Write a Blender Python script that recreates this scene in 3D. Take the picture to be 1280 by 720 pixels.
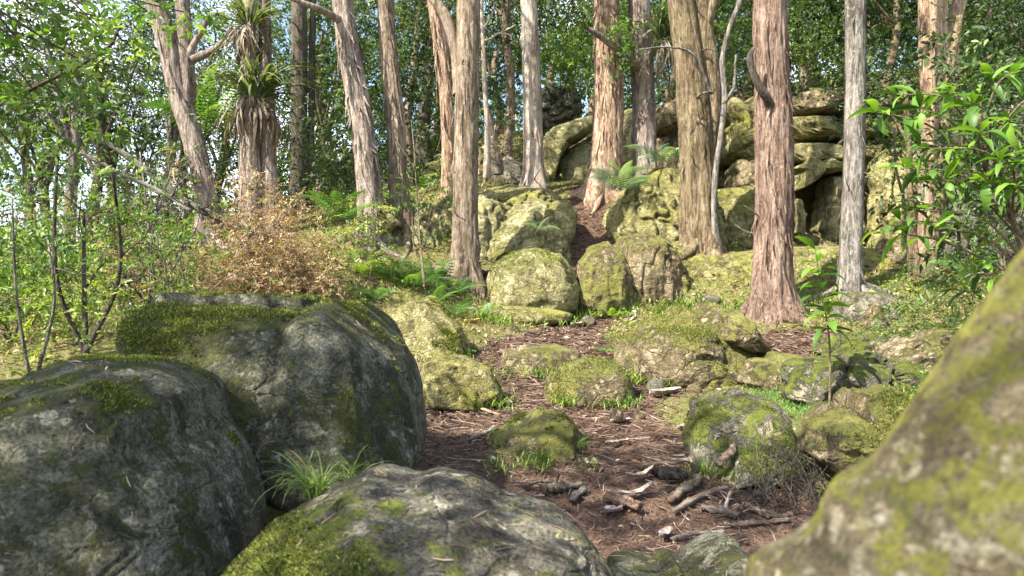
import bpy, math, random
import numpy as np
from mathutils import Vector, Matrix, Euler

random.seed(7)
RNG = np.random.default_rng(7)
scene = bpy.context.scene
COL = scene.collection
for _o in list(bpy.data.objects):
    bpy.data.objects.remove(_o)

# ------------------------------------------------------------------ camera
F = 924.0            # focal length in pixels of the 1280 px wide frame
CAMZ = 1.3
cam_data = bpy.data.cameras.new('camera')
cam = bpy.data.objects.new('camera', cam_data)
COL.objects.link(cam)
cam.location = (0, 0, CAMZ)
cam.rotation_euler = (math.radians(90), 0, 0)
cam_data.sensor_width = 36.0
cam_data.lens = 36.0 * F / 1280.0
cam_data.clip_start = 0.05
cam_data.clip_end = 1000.0
cam_data.dof.use_dof = True
cam_data.dof.focus_distance = 6.0
cam_data.dof.aperture_fstop = 4.8
scene.camera = cam

# ------------------------------------------------------------------ light
SUN_DIR = Vector((-0.54, -0.38, 0.75)).normalized()     # towards the sun
SUN_EL = math.asin(SUN_DIR.z)
SUN_AZ = math.atan2(SUN_DIR.x, SUN_DIR.y)               # clockwise from +Y
world = bpy.data.worlds.new('World')
scene.world = world
world.use_nodes = True
_nt = world.node_tree
_nt.nodes.clear()
_out = _nt.nodes.new('ShaderNodeOutputWorld')
_bg = _nt.nodes.new('ShaderNodeBackground')
_sky = _nt.nodes.new('ShaderNodeTexSky')
_sky.sky_type = 'NISHITA'
_sky.sun_disc = False
_sky.sun_elevation = SUN_EL
_sky.sun_rotation = SUN_AZ
_sky.dust_density = 2.0
# broken white cloud over the blue
_tc = _nt.nodes.new('ShaderNodeTexCoord')
_nz = _nt.nodes.new('ShaderNodeTexNoise')
_nz.inputs['Scale'].default_value = 3.2
_nz.inputs['Detail'].default_value = 7.0
_rp = _nt.nodes.new('ShaderNodeValToRGB')
_rp.color_ramp.elements[0].position = 0.50
_rp.color_ramp.elements[1].position = 0.68
_mx = _nt.nodes.new('ShaderNodeMix')
_mx.data_type = 'RGBA'
_mx.inputs['B'].default_value = (7.6, 8.0, 8.6, 1)
_nt.links.new(_tc.outputs['Generated'], _nz.inputs['Vector'])
_nt.links.new(_nz.outputs['Fac'], _rp.inputs['Fac'])
_nt.links.new(_rp.outputs['Color'], _mx.inputs['Factor'])
_nt.links.new(_sky.outputs['Color'], _mx.inputs['A'])
_nt.links.new(_mx.outputs['Result'], _bg.inputs['Color'])
_bg.inputs['Strength'].default_value = 0.11
_nt.links.new(_bg.outputs['Background'], _out.inputs['Surface'])

sun_data = bpy.data.lights.new('sun', 'SUN')
sun_data.energy = 5.0
sun_data.angle = math.radians(0.55)
sun_data.color = (1.0, 0.93, 0.80)
sun = bpy.data.objects.new('sun', sun_data)
COL.objects.link(sun)
sun.location = (-20, -5, 30)
sun.rotation_euler = (-SUN_DIR).to_track_quat('-Z', 'Y').to_euler()

scene.view_settings.view_transform = 'Standard'
scene.view_settings.look = 'None'
scene.view_settings.exposure = 1.85
scene.view_settings.gamma = 1.0
scene.view_settings.use_curve_mapping = False
scene.cycles.use_denoising = True
scene.cycles.max_bounces = 6
scene.cycles.diffuse_bounces = 3
scene.cycles.transmission_bounces = 4
scene.cycles.sample_clamp_indirect = 6.0

# ------------------------------------------------------------------ noise
_perm = np.random.default_rng(3).permutation(256)
_perm = np.concatenate([_perm, _perm, _perm])
_g = np.random.default_rng(4).normal(size=(256, 3))
_g /= np.linalg.norm(_g, axis=1)[:, None]

def perlin(p):
    p = np.asarray(p, dtype=np.float64)
    i = np.floor(p).astype(np.int64)
    f = p - i
    u = f * f * f * (f * (f * 6 - 15) + 10)
    i &= 255
    def grad(dx, dy, dz):
        h = _perm[_perm[_perm[(i[:, 0] + dx) & 255] + ((i[:, 1] + dy) & 255)] + ((i[:, 2] + dz) & 255)]
        g = _g[h]
        return g[:, 0] * (f[:, 0] - dx) + g[:, 1] * (f[:, 1] - dy) + g[:, 2] * (f[:, 2] - dz)
    def lerp(a, b, t): return a + (b - a) * t
    x00 = lerp(grad(0, 0, 0), grad(1, 0, 0), u[:, 0]); x10 = lerp(grad(0, 1, 0), grad(1, 1, 0), u[:, 0])
    x01 = lerp(grad(0, 0, 1), grad(1, 0, 1), u[:, 0]); x11 = lerp(grad(0, 1, 1), grad(1, 1, 1), u[:, 0])
    return lerp(lerp(x00, x10, u[:, 1]), lerp(x01, x11, u[:, 1]), u[:, 2]) * 1.5

def fbm(p, octv=4, ridge=False):
    a, s, t = 1.0, 0.0, 0.0
    p = np.asarray(p, dtype=np.float64)
    for k in range(octv):
        n = perlin(p * (2.03 ** k) + 17.3 * k)
        if ridge: n = 1 - 2 * np.abs(n)
        s = s + a * n; t += a; a *= 0.5
    return s / t

def sstep(a, b, x):
    t = np.clip((x - a) / (b - a), 0, 1)
    return t * t * (3 - 2 * t)

def at(px, py, D):
    return np.array([(px - 640) / F * D, D, CAMZ - (py - 360) / F * D])

# ------------------------------------------------------------------ object helpers
def link_mesh(name, V, faces, mat=None, parent=None, origin=None, attrs=None, smooth=True, face_attrs=None):
    """V (n,3); faces: array (m,3) / (m,4) or list of such arrays. One mesh object."""
    V = np.asarray(V, dtype=np.float64)
    if origin is None:
        origin = np.zeros(3)
    fl = faces if isinstance(faces, list) else [faces]
    fl = [np.asarray(f, dtype=np.int32) for f in fl if len(f)]
    me = bpy.data.meshes.new(name)
    me.vertices.add(len(V))
    me.vertices.foreach_set('co', (V - origin).astype(np.float32).ravel())
    loops = np.concatenate([f.ravel() for f in fl])
    sizes = np.concatenate([np.full(len(f), f.shape[1], dtype=np.int32) for f in fl])
    me.loops.add(len(loops))
    me.loops.foreach_set('vertex_index', loops.astype(np.int32))
    me.polygons.add(len(sizes))
    starts = np.concatenate([[0], np.cumsum(sizes)[:-1]]).astype(np.int32)
    me.polygons.foreach_set('loop_start', starts)
    if smooth:
        me.polygons.foreach_set('use_smooth', np.ones(len(sizes), dtype=bool))
    for k, a in (attrs or {}).items():
        at_ = me.attributes.new(k, 'FLOAT', 'POINT')
        at_.data.foreach_set('value', np.asarray(a, dtype=np.float32))
    me.update(calc_edges=True)
    if mat: me.materials.append(mat)
    o = bpy.data.objects.new(name, me)
    COL.objects.link(o)
    if parent is not None:
        o.parent = parent
        o.location = tuple(np.asarray(origin) - np.array(parent['_org'][:]) if '_org' in parent else origin)
    else:
        o.location = tuple(origin)
    return o

def tag(o, label, cat, group=None, kind=None):
    if label: o['label'] = label
    if cat: o['category'] = cat
    if group: o['group'] = group
    if kind: o['kind'] = kind
    return o

ROOTS = []
def thing(name, label, cat, loc, group=None):
    o = bpy.data.objects.new(name, None)
    COL.objects.link(o)
    o.location = tuple(loc)
    o.empty_display_size = 0.2
    o['_org'] = [float(c) for c in loc]
    ROOTS.append(o)
    return tag(o, label, cat, group)

def norm(v):
    v = np.asarray(v, dtype=np.float64)
    n = np.linalg.norm(v, axis=-1, keepdims=True)
    return v / np.maximum(n, 1e-9)

def tubes(paths, k=6, cap=True):
    """paths: list of (pts (n,3), radii (n,)). Returns V, quads."""
    VV, FF, base = [], [], 0
    ang = np.arange(k) / k * 2 * math.pi
    ca, sa = np.cos(ang), np.sin(ang)
    for pts, rad in paths:
        pts = np.asarray(pts, float); rad = np.asarray(rad, float)
        n = len(pts)
        t = np.gradient(pts, axis=0); t = norm(t)
        ref = np.array([0.0, 0.0, 1.0]) if abs(t[:, 2]).mean() < 0.8 else np.array([1.0, 0.0, 0.0])
        a = norm(np.cross(t, ref)); b = np.cross(t, a)
        ring = pts[:, None, :] + rad[:, None, None] * (a[:, None, :] * ca[None, :, None] + b[:, None, :] * sa[None, :, None])
        VV.append(ring.reshape(-1, 3))
        i = np.arange(n - 1)[:, None] * k; j = np.arange(k)[None, :]; j2 = (j + 1) % k
        q = np.stack([i + j, i + j2, i + k + j2, i + k + j], axis=-1).reshape(-1, 4) + base
        FF.append(q)
        base += n * k
        if cap:
            VV.append(np.stack([pts[0], pts[-1]]))
            jj = np.arange(k); j3 = (jj + 1) % k
            s0 = base - n * k; s1 = base - k
            FF.append(np.stack([np.full(k, base), s0 + j3, s0 + jj, s0 + jj], axis=-1)[:, :3])
            FF.append(np.stack([np.full(k, base + 1), s1 + jj, s1 + j3, s1 + j3], axis=-1)[:, :3])
            base += 2
    quads = [f for f in FF if f.shape[1] == 4]; tris = [f for f in FF if f.shape[1] == 3]
    out = [np.concatenate(quads)]
    if tris: out.append(np.concatenate(tris))
    return np.concatenate(VV), out

def spline(pts, n):
    """Catmull-Rom through rows of pts (any width)."""
    pts = np.asarray(pts, float)
    if len(pts) == 2:
        t = np.linspace(0, 1, n)[:, None]
        return pts[0] * (1 - t) + pts[1] * t
    P = np.vstack([2 * pts[0] - pts[1], pts, 2 * pts[-1] - pts[-2]])
    m = len(pts) - 1
    u = np.linspace(0, m - 1e-6, n); i = u.astype(int); f = (u - i)[:, None]
    p0, p1, p2, p3 = P[i], P[i + 1], P[i + 2], P[i + 3]
    return 0.5 * (2 * p1 + (p2 - p0) * f + (2 * p0 - 5 * p1 + 4 * p2 - p3) * f ** 2 + (3 * p1 - p0 - 3 * p2 + p3) * f ** 3)

def leaf_geo(P, Dr, N, L, W, fold=0.25):
    """Folded four-vertex leaves, vectorised. Returns V, tris, and leaf index per vertex."""
    Dr = norm(Dr); S = norm(np.cross(Dr, N)); Nn = np.cross(S, Dr)
    L = np.broadcast_to(np.asarray(L, float), (len(P),))[:, None]
    W = np.broadcast_to(np.asarray(W, float), (len(P),))[:, None]
    mid = P + Dr * L * 0.42 + Nn * W * fold
    V = np.stack([P, mid + S * W * 0.5, P + Dr * L - Nn * L * 0.08, mid - S * W * 0.5], axis=1).reshape(-1, 3)
    b = np.arange(len(P))[:, None] * 4
    T = np.concatenate([b + np.array([[0, 1, 2]]), b + np.array([[0, 2, 3]])])
    return V, T, np.repeat(np.arange(len(P)), 4)

def rand_dirs(rng, n, zbias=0.0):
    d = rng.normal(size=(n, 3)); d[:, 2] += zbias
    return norm(d)

def leaves_obj(name, P, Dr, N, L, W, mat, parent=None, rng=None, kind=None, origin=None, v=None, fold=0.25):
    V, T, idx = leaf_geo(P, Dr, N, L, W, fold)
    if v is None:
        v = (rng or RNG).random(len(P))
    o = link_mesh(name, V, T, mat, parent, origin=origin, attrs={'v': v[idx]}, smooth=False)
    if kind: o['kind'] = kind
    return o

# ------------------------------------------------------------------ materials
def nodes_of(name):
    m = bpy.data.materials.new(name)
    m.use_nodes = True
    nt = m.node_tree
    nt.nodes.clear()
    return m, nt

class NB:
    def __init__(s, nt): s.nt = nt
    def n(s, t, **kw):
        x = s.nt.nodes.new(t)
        for k, v in kw.items(): setattr(x, k, v)
        return x
    def l(s, a, b): s.nt.links.new(a, b)
    def noise(s, vec, scale, detail=5, rough=0.6, dist=0.0):
        x = s.n('ShaderNodeTexNoise')
        x.inputs['Scale'].default_value = scale; x.inputs['Detail'].default_value = detail
        x.inputs['Roughness'].default_value = rough; x.inputs['Distortion'].default_value = dist
        s.l(vec, x.inputs['Vector'])
        return x.outputs['Fac']
    def ramp(s, fac, stops):
        x = s.n('ShaderNodeValToRGB')
        e = x.color_ramp.elements
        while len(e) < len(stops): e.new(0.5)
        for i, (p, c) in enumerate(stops):
            e[i].position = p
            e[i].color = (c, c, c, 1) if isinstance(c, (int, float)) else (*c, 1)
        s.l(fac, x.inputs['Fac'])
        return x.outputs['Color']
    def mix(s, fac, a, b, mode='MIX'):
        x = s.n('ShaderNodeMix', data_type='RGBA', blend_type=mode)
        for sock, val in (('Factor', fac), ('A', a), ('B', b)):
            if hasattr(val, 'links'): s.l(val, x.inputs[sock])
            elif sock == 'Factor': x.inputs[0].default_value = val
            else: x.inputs[sock].default_value = (*val, 1)
        return x.outputs['Result']
    def math(s, op, a, b=0.0, c=None, clamp=False):
        x = s.n('ShaderNodeMath', operation=op, use_clamp=clamp)
        for i, val in enumerate((a, b, c)):
            if val is None: continue
            if hasattr(val, 'links'): s.l(val, x.inputs[i])
            else: x.inputs[i].default_value = val
        return x.outputs[0]
    def attr(s, name):
        return s.n('ShaderNodeAttribute', attribute_name=name).outputs['Fac']
    def objco(s, scale=(1, 1, 1)):
        tc = s.n('ShaderNodeTexCoord')
        oi = s.n('ShaderNodeObjectInfo')
        mp = s.n('ShaderNodeMapping')
        mp.inputs['Scale'].default_value = scale
        ad = s.n('ShaderNodeVectorMath', operation='MULTIPLY_ADD')
        s.l(oi.outputs['Random'], ad.inputs[0]); ad.inputs[1].default_value = (37, 37, 37)
        s.l(tc.outputs['Object'], ad.inputs[2])
        s.l(ad.outputs[0], mp.inputs['Vector'])
        return mp.outputs[0]
    def bump(s, h, strength, dist, nrm=None):
        x = s.n('ShaderNodeBump')
        x.inputs['Strength'].default_value = strength; x.inputs['Distance'].default_value = dist
        s.l(h, x.inputs['Height'])
        if nrm is not None: s.l(nrm, x.inputs['Normal'])
        return x.outputs[0]
    def bsdf(s, col, rough=0.85, nrm=None, spec=0.25):
        x = s.n('ShaderNodeBsdfPrincipled')
        if hasattr(col, 'links'): s.l(col, x.inputs['Base Color'])
        else: x.inputs['Base Color'].default_value = (*col, 1)
        if hasattr(rough, 'links'): s.l(rough, x.inputs['Roughness'])
        else: x.inputs['Roughness'].default_value = rough
        x.inputs['Specular IOR Level'].default_value = spec
        if nrm is not None: s.l(nrm, x.inputs['Normal'])
        return x.outputs[0]
    def out(s, sh):
        o = s.n('ShaderNodeOutputMaterial'); s.l(sh, o.inputs['Surface'])

_rockm = {}
def rock_mat(kind):
    """grey weathered stone; 'moss' attribute lays moss on it; kinds differ in stone and crust colour."""
    if kind in _rockm: return _rockm[kind]
    pal = {
        'grey':  [(0.08, 0.072, 0.052), (0.165, 0.15, 0.113), (0.33, 0.305, 0.24)],
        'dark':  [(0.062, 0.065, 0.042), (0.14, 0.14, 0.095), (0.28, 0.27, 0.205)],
        'olive': [(0.10, 0.09, 0.035), (0.26, 0.235, 0.09), (0.46, 0.42, 0.23)],
        'pale':  [(0.15, 0.135, 0.055), (0.30, 0.275, 0.125), (0.48, 0.445, 0.27)],
        'tan':   [(0.07, 0.058, 0.034), (0.20, 0.155, 0.085), (0.38, 0.32, 0.21)],
        'near':  [(0.14, 0.11, 0.06), (0.30, 0.24, 0.135), (0.54, 0.47, 0.34)],
    }[kind]
    mosspal = {
        'grey': [(0.06, 0.078, 0.015), (0.16, 0.19, 0.034), (0.31, 0.345, 0.075)],
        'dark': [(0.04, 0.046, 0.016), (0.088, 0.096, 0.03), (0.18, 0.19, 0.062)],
        'near': [(0.14, 0.145, 0.025), (0.31, 0.305, 0.06), (0.50, 0.47, 0.14)],
        'olive': [(0.17, 0.175, 0.035), (0.36, 0.35, 0.085), (0.54, 0.50, 0.18)],
        'pale': [(0.15, 0.155, 0.04), (0.32, 0.315, 0.10), (0.50, 0.48, 0.22)],
        'tan': [(0.10, 0.105, 0.026), (0.23, 0.225, 0.06), (0.40, 0.375, 0.13)],
    }[kind]
    m, nt = nodes_of('rock_' + kind); b = NB(nt)
    k_ = 3.2 if kind == 'near' else 1.0
    co = b.objco((k_, k_, k_))
    st = b.objco((k_, k_, 2.2 * k_))
    n1 = b.noise(st, 2.1, 12, 0.74, 0.8)
    n2 = b.noise(co, 16, 10, 0.75, 0.5)
    n3 = b.noise(co, 85, 5, 0.7)
    f = b.math('ADD', b.math('MULTIPLY', n1, 0.42), b.math('ADD', b.math('MULTIPLY', n2, 0.38), b.math('MULTIPLY', b.noise(co, 48, 8, 0.8, 0.3), 0.20)))
    base = b.ramp(f, [(0.39, pal[0]), (0.49, pal[1]), (0.61, pal[2])])
    # dark water stains running down and lichen rosettes
    vs = b.objco((4.5, 4.5, 0.7))
    stain = b.ramp(b.noise(vs, 1.4, 6, 0.6), [(0.48, 0.0), (0.62, 1.0)])
    base = b.mix(b.math('MULTIPLY', stain, 0.7), base, tuple(c * 0.35 for c in pal[0]))
    lich = b.ramp(b.noise(co, 7.5, 6, 0.75, 1.0), [(0.545, 0.0), (0.575, 1.0)])
    lcol = b.ramp(b.noise(co, 3, 2), [(0.4, tuple(min(1, c * 1.15 + 0.03) for c in pal[2])), (0.62, (0.40, 0.36, 0.16) if kind != 'dark' else (0.2, 0.19, 0.12))])
    base = b.mix(b.math('MULTIPLY', lich, 0.6), base, lcol)
    # round crusts of pale lichen
    vo = b.n('ShaderNodeTexVoronoi'); vo.inputs['Scale'].default_value = 11
    wn0 = b.n('ShaderNodeTexNoise'); wn0.inputs['Scale'].default_value = 22; wn0.inputs['Detail'].default_value = 5
    wv0 = b.n('ShaderNodeVectorMath', operation='MULTIPLY_ADD'); b.l(co, wn0.inputs['Vector']); b.l(wn0.outputs['Color'], wv0.inputs[0]); wv0.inputs[1].default_value = (.09, .09, .09); b.l(co, wv0.inputs[2]); b.l(wv0.outputs[0], vo.inputs['Vector'])
    spot = b.math('MULTIPLY', b.ramp(vo.outputs['Distance'], [(0.2, 1.0), (0.27, 0.0)]), b.ramp(b.noise(co, 2.6, 3), [(0.5, 0.0), (0.56, 0.75)]))
    base = b.mix(spot, base, tuple(min(.7, c * 1.25 + .05) for c in pal[2]))
    speck = b.ramp(n3, [(0.36, 0.4), (0.62, 1.45)])
    base = b.mix(1.0, base, speck, 'MULTIPLY')
    # moss
    ma = b.attr('moss')
    mm = b.math('ADD', ma, b.math('MULTIPLY', b.math('SUBTRACT', b.noise(co, 8, 12, 0.76, 0.5), 0.5), 1.9))
    mask = b.ramp(mm, [(0.44, 0.0), (0.56, 1.0)])
    mc = b.ramp(b.math('ADD', b.math('MULTIPLY', n3, 0.5), b.math('MULTIPLY', b.noise(co, 5, 5), 0.5)),
                [(0.36, mosspal[0]), (0.5, mosspal[1]), (0.64, mosspal[2])])
    col = b.mix(mask, base, mc)
    bh = b.math('ADD', b.math('MULTIPLY', n2, 0.9), b.math('MULTIPLY', n3, 0.5))
    mh = b.math('MULTIPLY', mask, b.math('ADD', 0.3, b.math('MULTIPLY', b.noise(co, 160, 4), 0.9)))
    ck = b.n('ShaderNodeTexVoronoi', feature='DISTANCE_TO_EDGE'); ck.inputs['Scale'].default_value = 2.4
    wv = b.n('ShaderNodeVectorMath', operation='MULTIPLY_ADD'); wn = b.n('ShaderNodeTexNoise'); wn.inputs['Scale'].default_value = 3.5; wn.inputs['Detail'].default_value = 6
    b.l(co, wn.inputs['Vector']); b.l(wn.outputs['Color'], wv.inputs[0]); wv.inputs[1].default_value = (0.55, 0.55, 0.55); b.l(st, wv.inputs[2]); b.l(wv.outputs[0], ck.inputs['Vector'])
    crk = b.math('MULTIPLY', b.ramp(ck.outputs['Distance'], [(0.0, 0.0), (0.035, 1.0)]), 0.5)
    nr = b.bump(b.math('ADD', b.math('ADD', bh, crk), mh), 1.0, 0.06)
    b.out(b.bsdf(col, 0.9, nr, 0.2))
    _rockm[kind] = m
    return m

_leafm = {}
def leaf_mat(name, stops, trans=0.4, rough=0.45, spec=0.4):
    if name in _leafm: return _leafm[name]
    m, nt = nodes_of(name); b = NB(nt)
    v = b.attr('v')
    col = b.ramp(v, stops)
    pb = b.bsdf(col, rough, None, spec)
    tr = b.n('ShaderNodeBsdfTranslucent')
    tc = b.mix(1.0, col, (1.2, 1.25, 0.5), 'MULTIPLY')
    b.l(tc, tr.inputs['Color'])
    ms = b.n('ShaderNodeMixShader'); ms.inputs[0].default_value = trans
    b.l(pb, ms.inputs[1]); b.l(tr.outputs[0], ms.inputs[2])
    b.out(ms.outputs[0])
    _leafm[name] = m
    return m

def leaf_obj_mat(name, stops, trans=0.4, rough=0.35):
    """for leaves that are objects of their own: the tone comes from each object's random number"""
    if name in _leafm: return _leafm[name]
    m, nt = nodes_of(name); b = NB(nt)
    oi = b.n('ShaderNodeObjectInfo')
    tc0 = b.n('ShaderNodeTexCoord')
    v = b.math('ADD', b.math('MULTIPLY', oi.outputs['Random'], 0.75), b.math('MULTIPLY', b.noise(tc0.outputs['Object'], 14, 3), 0.25))
    col = b.ramp(v, stops)
    edge = b.ramp(b.noise(tc0.outputs['Object'], 26, 4), [(0.62, 0.0), (0.7, 0.7)])
    col = b.mix(edge, col, (0.16, 0.12, 0.04))
    pb = b.bsdf(col, rough, None, 0.35)
    tr = b.n('ShaderNodeBsdfTranslucent')
    tc = b.mix(1.0, col, (1.25, 1.25, 0.45), 'MULTIPLY')
    b.l(tc, tr.inputs['Color'])
    ms = b.n('ShaderNodeMixShader'); ms.inputs[0].default_value = trans
    b.l(pb, ms.inputs[1]); b.l(tr.outputs[0], ms.inputs[2])
    b.out(ms.outputs[0])
    _leafm[name] = m
    return m

_barkm = {}
def bark_mat(kind):
    if kind in _barkm: return _barkm[kind]
    pal = {
        'red': [(0.05, 0.031, 0.024), (0.18, 0.118, 0.09), (0.37, 0.29, 0.245)],
        'pinkgrey': [(0.06, 0.046, 0.038), (0.235, 0.185, 0.158), (0.47, 0.415, 0.375)],
        'pale':  [(0.22, 0.16, 0.12), (0.46, 0.39, 0.32), (0.68, 0.62, 0.55)],
        'orange': [(0.085, 0.05, 0.032), (0.29, 0.19, 0.13), (0.54, 0.44, 0.35)],
        'grey':  [(0.045, 0.041, 0.037), (0.155, 0.143, 0.128), (0.38, 0.36, 0.34)],
        'moss':  [(0.04, 0.028, 0.018), (0.145, 0.108, 0.066), (0.33, 0.275, 0.19)],
        'brown': [(0.05, 0.038, 0.028), (0.19, 0.145, 0.105), (0.40, 0.34, 0.28)],
        'dark':  [(0.03, 0.026, 0.022), (0.085, 0.07, 0.06), (0.17, 0.15, 0.13)],
    }[kind]
    m, nt = nodes_of('bark_' + kind); b = NB(nt)
    st = b.objco((7, 7, 0.65)); st2 = b.objco((26, 26, 2.2)); co = b.objco()
    n1 = b.noise(st, 1.6, 7, 0.65, 0.5)
    n2 = b.noise(st2, 1.7, 8, 0.72, 0.6)
    st3 = b.objco((11, 11, 3.6))
    n4 = b.noise(st3, 2.2, 9, 0.75, 0.8)
    f = b.math('ADD', b.math('MULTIPLY', n1, 0.28), b.math('ADD', b.math('MULTIPLY', n2, 0.34), b.math('MULTIPLY', n4, 0.38)))
    col = b.ramp(f, [(0.415, pal[0]), (0.485, pal[1]), (0.57, pal[2])])
    big = b.ramp(b.noise(co, 1.3, 4), [(0.38, (0.78, 0.74, 0.72)), (0.62, (1.2, 1.17, 1.12))])
    col = b.mix(1.0, col, big, 'MULTIPLY')
    mk = b.ramp(b.noise(co, 6, 7, 0.7), [(0.52, 0.0), (0.66, 1.0)])
    amt = {'moss': 0.45, 'brown': 0.35, 'grey': 0.3}.get(kind, 0.12)
    col = b.mix(b.math('MULTIPLY', mk, amt), col, (0.17, 0.165, 0.06))
    li = b.ramp(b.noise(co, 9, 9, 0.78), [(0.56, 0.0), (0.62, 1.0)])
    col = b.mix(b.math('MULTIPLY', li, 0.55), col, (0.40, 0.41, 0.37) if kind == 'grey' else pal[2])
    nr = b.bump(b.math('ADD', b.math('ADD', n2, n4), b.math('MULTIPLY', b.noise(co, 55, 4), 0.35)), 1.0, 0.045)
    b.out(b.bsdf(col, 0.9, nr, 0.15))
    _barkm[kind] = m
    return m

def simple_mat(name, stops, scale=20, rough=0.85, attr=None, bump=0.4, stretch=(1, 1, 1)):
    if name in _leafm: return _leafm[name]
    m, nt = nodes_of(name); b = NB(nt)
    co = b.objco(stretch)
    n = b.noise(co, scale, 6, 0.65)
    f = b.attr(attr) if attr else n
    col = b.ramp(f, stops)
    b.out(b.bsdf(col, rough, b.bump(n, bump, 0.01), 0.2))
    _leafm[name] = m
    return m

# ------------------------------------------------------------------ terrain
_ctrl_px = [
    (850, 700, 3.4), (640, 760, 3.2), (1000, 720, 3.3), (560, 580, 4.5), (700, 560, 4.8), (800, 600, 4.2), (950, 625, 4.0),
    (760, 490, 6.3), (560, 500, 6.0), (900, 480, 6.6), (1000, 500, 5.9), (1100, 545, 4.7), (1150, 480, 5.9),
    (700, 410, 8.8), (1000, 415, 8.6), (965, 392, 9.4), (850, 392, 9.7), (600, 402, 9.1), (480, 445, 6.8), (430, 385, 8.6),
    (340, 372, 8.5), (200, 400, 7.0), (60, 450, 5.5), (-120, 490, 5.0), (0, 400, 8.0), (-200, 420, 9.0),
    (1063, 366, 9.6), (1150, 395, 8.6), (1260, 385, 8.0), (1420, 400, 8.0), (760, 392, 9.9), (660, 400, 9.8),
    (582, 345, 10.2), (480, 290, 10.9), (430, 300, 10.6), (320, 300, 11.0), (262, 300, 11.0), (100, 345, 10.0),
    (665, 238, 14.0), (757, 247, 13.2), (738, 285, 11.9), (805, 232, 13.4), (872, 312, 11.2), (895, 320, 11.0), (1155, 330, 10.6), (1260, 330, 10.8),
    (700, 225, 15.5), (560, 235, 14.5), (480, 250, 15.0), (380, 262, 16.0), (250, 310, 16.0), (100, 350, 18.0), (-150, 370, 18),
    (1000, 305, 12.8), (900, 300, 12.6), (1130, 315, 12.4), (1000, 296, 14.4), (1130, 300, 14.2), (900, 262, 14.6), (1000, 150, 16.6), (860, 170, 17.0), (1140, 160, 16.6), (1000, 110, 19.0), (850, 130, 20.0), (1280, 190, 16.5), (720, 150, 21.0), (560, 190, 22.0),
]
_C = [at(*c) for c in _ctrl_px]
_C += [np.array(c, float) for c in [
    (-1.5, 2.2, 0.05), (0.2, 1.6, -0.05), (1.4, 1.0, -0.1), (-4, 1.0, -0.2), (4, 1, 0.1), (0, -3, -0.4), (-6, -4, -0.8), (6, -4, 0.0), (3.5, 4, 0.7), (5.5, 6.5, 1.2),
    (-12, 12, 0.0), (-14, 25, -2.5), (-6, 28, 1.0), (0, 32, 5.0), (10, 28, 8.5), (20, 20, 7.5), (14, 10, 3.5), (12, 2, 1.0), (-12, 2, -1.2),
    (-40, -20, -3), (40, -20, 1), (0, -40, -2), (-60, 30, -6), (60, 30, 10), (-50, 90, -4), (0, 90, 14), (50, 90, 16), (-20, 50, -3), (10, 50, 13)]]
_C = np.array(_C)
def _tps(r2): return r2 * np.log(r2 + 1e-9) * 0.5
def _solve():
    n = len(_C); xy = _C[:, :2]
    r2 = ((xy[:, None] - xy[None]) ** 2).sum(-1)
    A = np.zeros((n + 3, n + 3)); A[:n, :n] = _tps(r2) + np.eye(n) * 0.15
    A[:n, n] = 1; A[:n, n + 1:] = xy; A[n, :n] = 1; A[n + 1:, :n] = xy.T
    return np.linalg.solve(A, np.concatenate([_C[:, 2], np.zeros(3)]))
_W = _solve()
def H(x, y, detail=True):
    x = np.atleast_1d(np.asarray(x, float)); y = np.atleast_1d(np.asarray(y, float))
    n = len(_C); z = np.empty(len(x))
    for s in range(0, len(x), 20000):
        xs, ys = x[s:s + 20000], y[s:s + 20000]
        r2 = (xs[:, None] - _C[None, :, 0]) ** 2 + (ys[:, None] - _C[None, :, 1]) ** 2
        z[s:s + 20000] = _tps(r2) @ _W[:n] + _W[n] + _W[n + 1] * xs + _W[n + 2] * ys
    if detail:
        p = np.stack([x, y, np.zeros_like(x)], -1)
        z = z + 0.05 * fbm(p * 0.9, 3) + 0.018 * fbm(p * 4.5 + 9, 3)
    return z
def h1(x, y): return float(H([x], [y])[0])
def ground(px, py, dmin=1.6, dmax=30):
    D = np.arange(dmin, dmax, 0.02)
    x = (px - 640) / F * D; z = CAMZ - (py - 360) / F * D
    g = H(x, D)
    k = np.argmax(g >= z) if (g >= z).any() else len(D) - 1
    return np.array([x[k], D[k], g[k]])

_PATH = [np.array(p) for p in ([(0.75, 2.2), (0.68, 3.4), (0.6, 4.3), (0.55, 5.4), (0.62, 6.4), (1.3, 7.1), (2.4, 7.6), (3.2, 8.4)],
                               [(0.55, 5.4), (-0.2, 5.4), (-0.65, 4.9)], [(0.6, 6.4), (0.2, 7.6), (0.7, 8.8), (1.2, 10.6), (1.25, 12.2), (1.4, 14)])]
def path_dist(x, y):
    d = np.full(len(x), 99.0)
    for pl in _PATH:
        for a, c in zip(pl[:-1], pl[1:]):
            ab = c - a
            t = np.clip(((x - a[0]) * ab[0] + (y - a[1]) * ab[1]) / (ab @ ab), 0, 1)
            d = np.minimum(d, np.hypot(x - a[0] - t * ab[0], y - a[1] - t * ab[1]))
    return d
def path_mask(x, y):
    d = path_dist(x, y)
    p = np.stack([x, y, np.zeros_like(x)], -1)
    w = 0.62 + 0.45 * sstep(5.5, 3.5, y) - 0.28 * sstep(7.5, 9.5, y)
    return sstep(1.25, 0.7, d / w + 0.45 * fbm(p * 1.7, 3))

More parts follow.
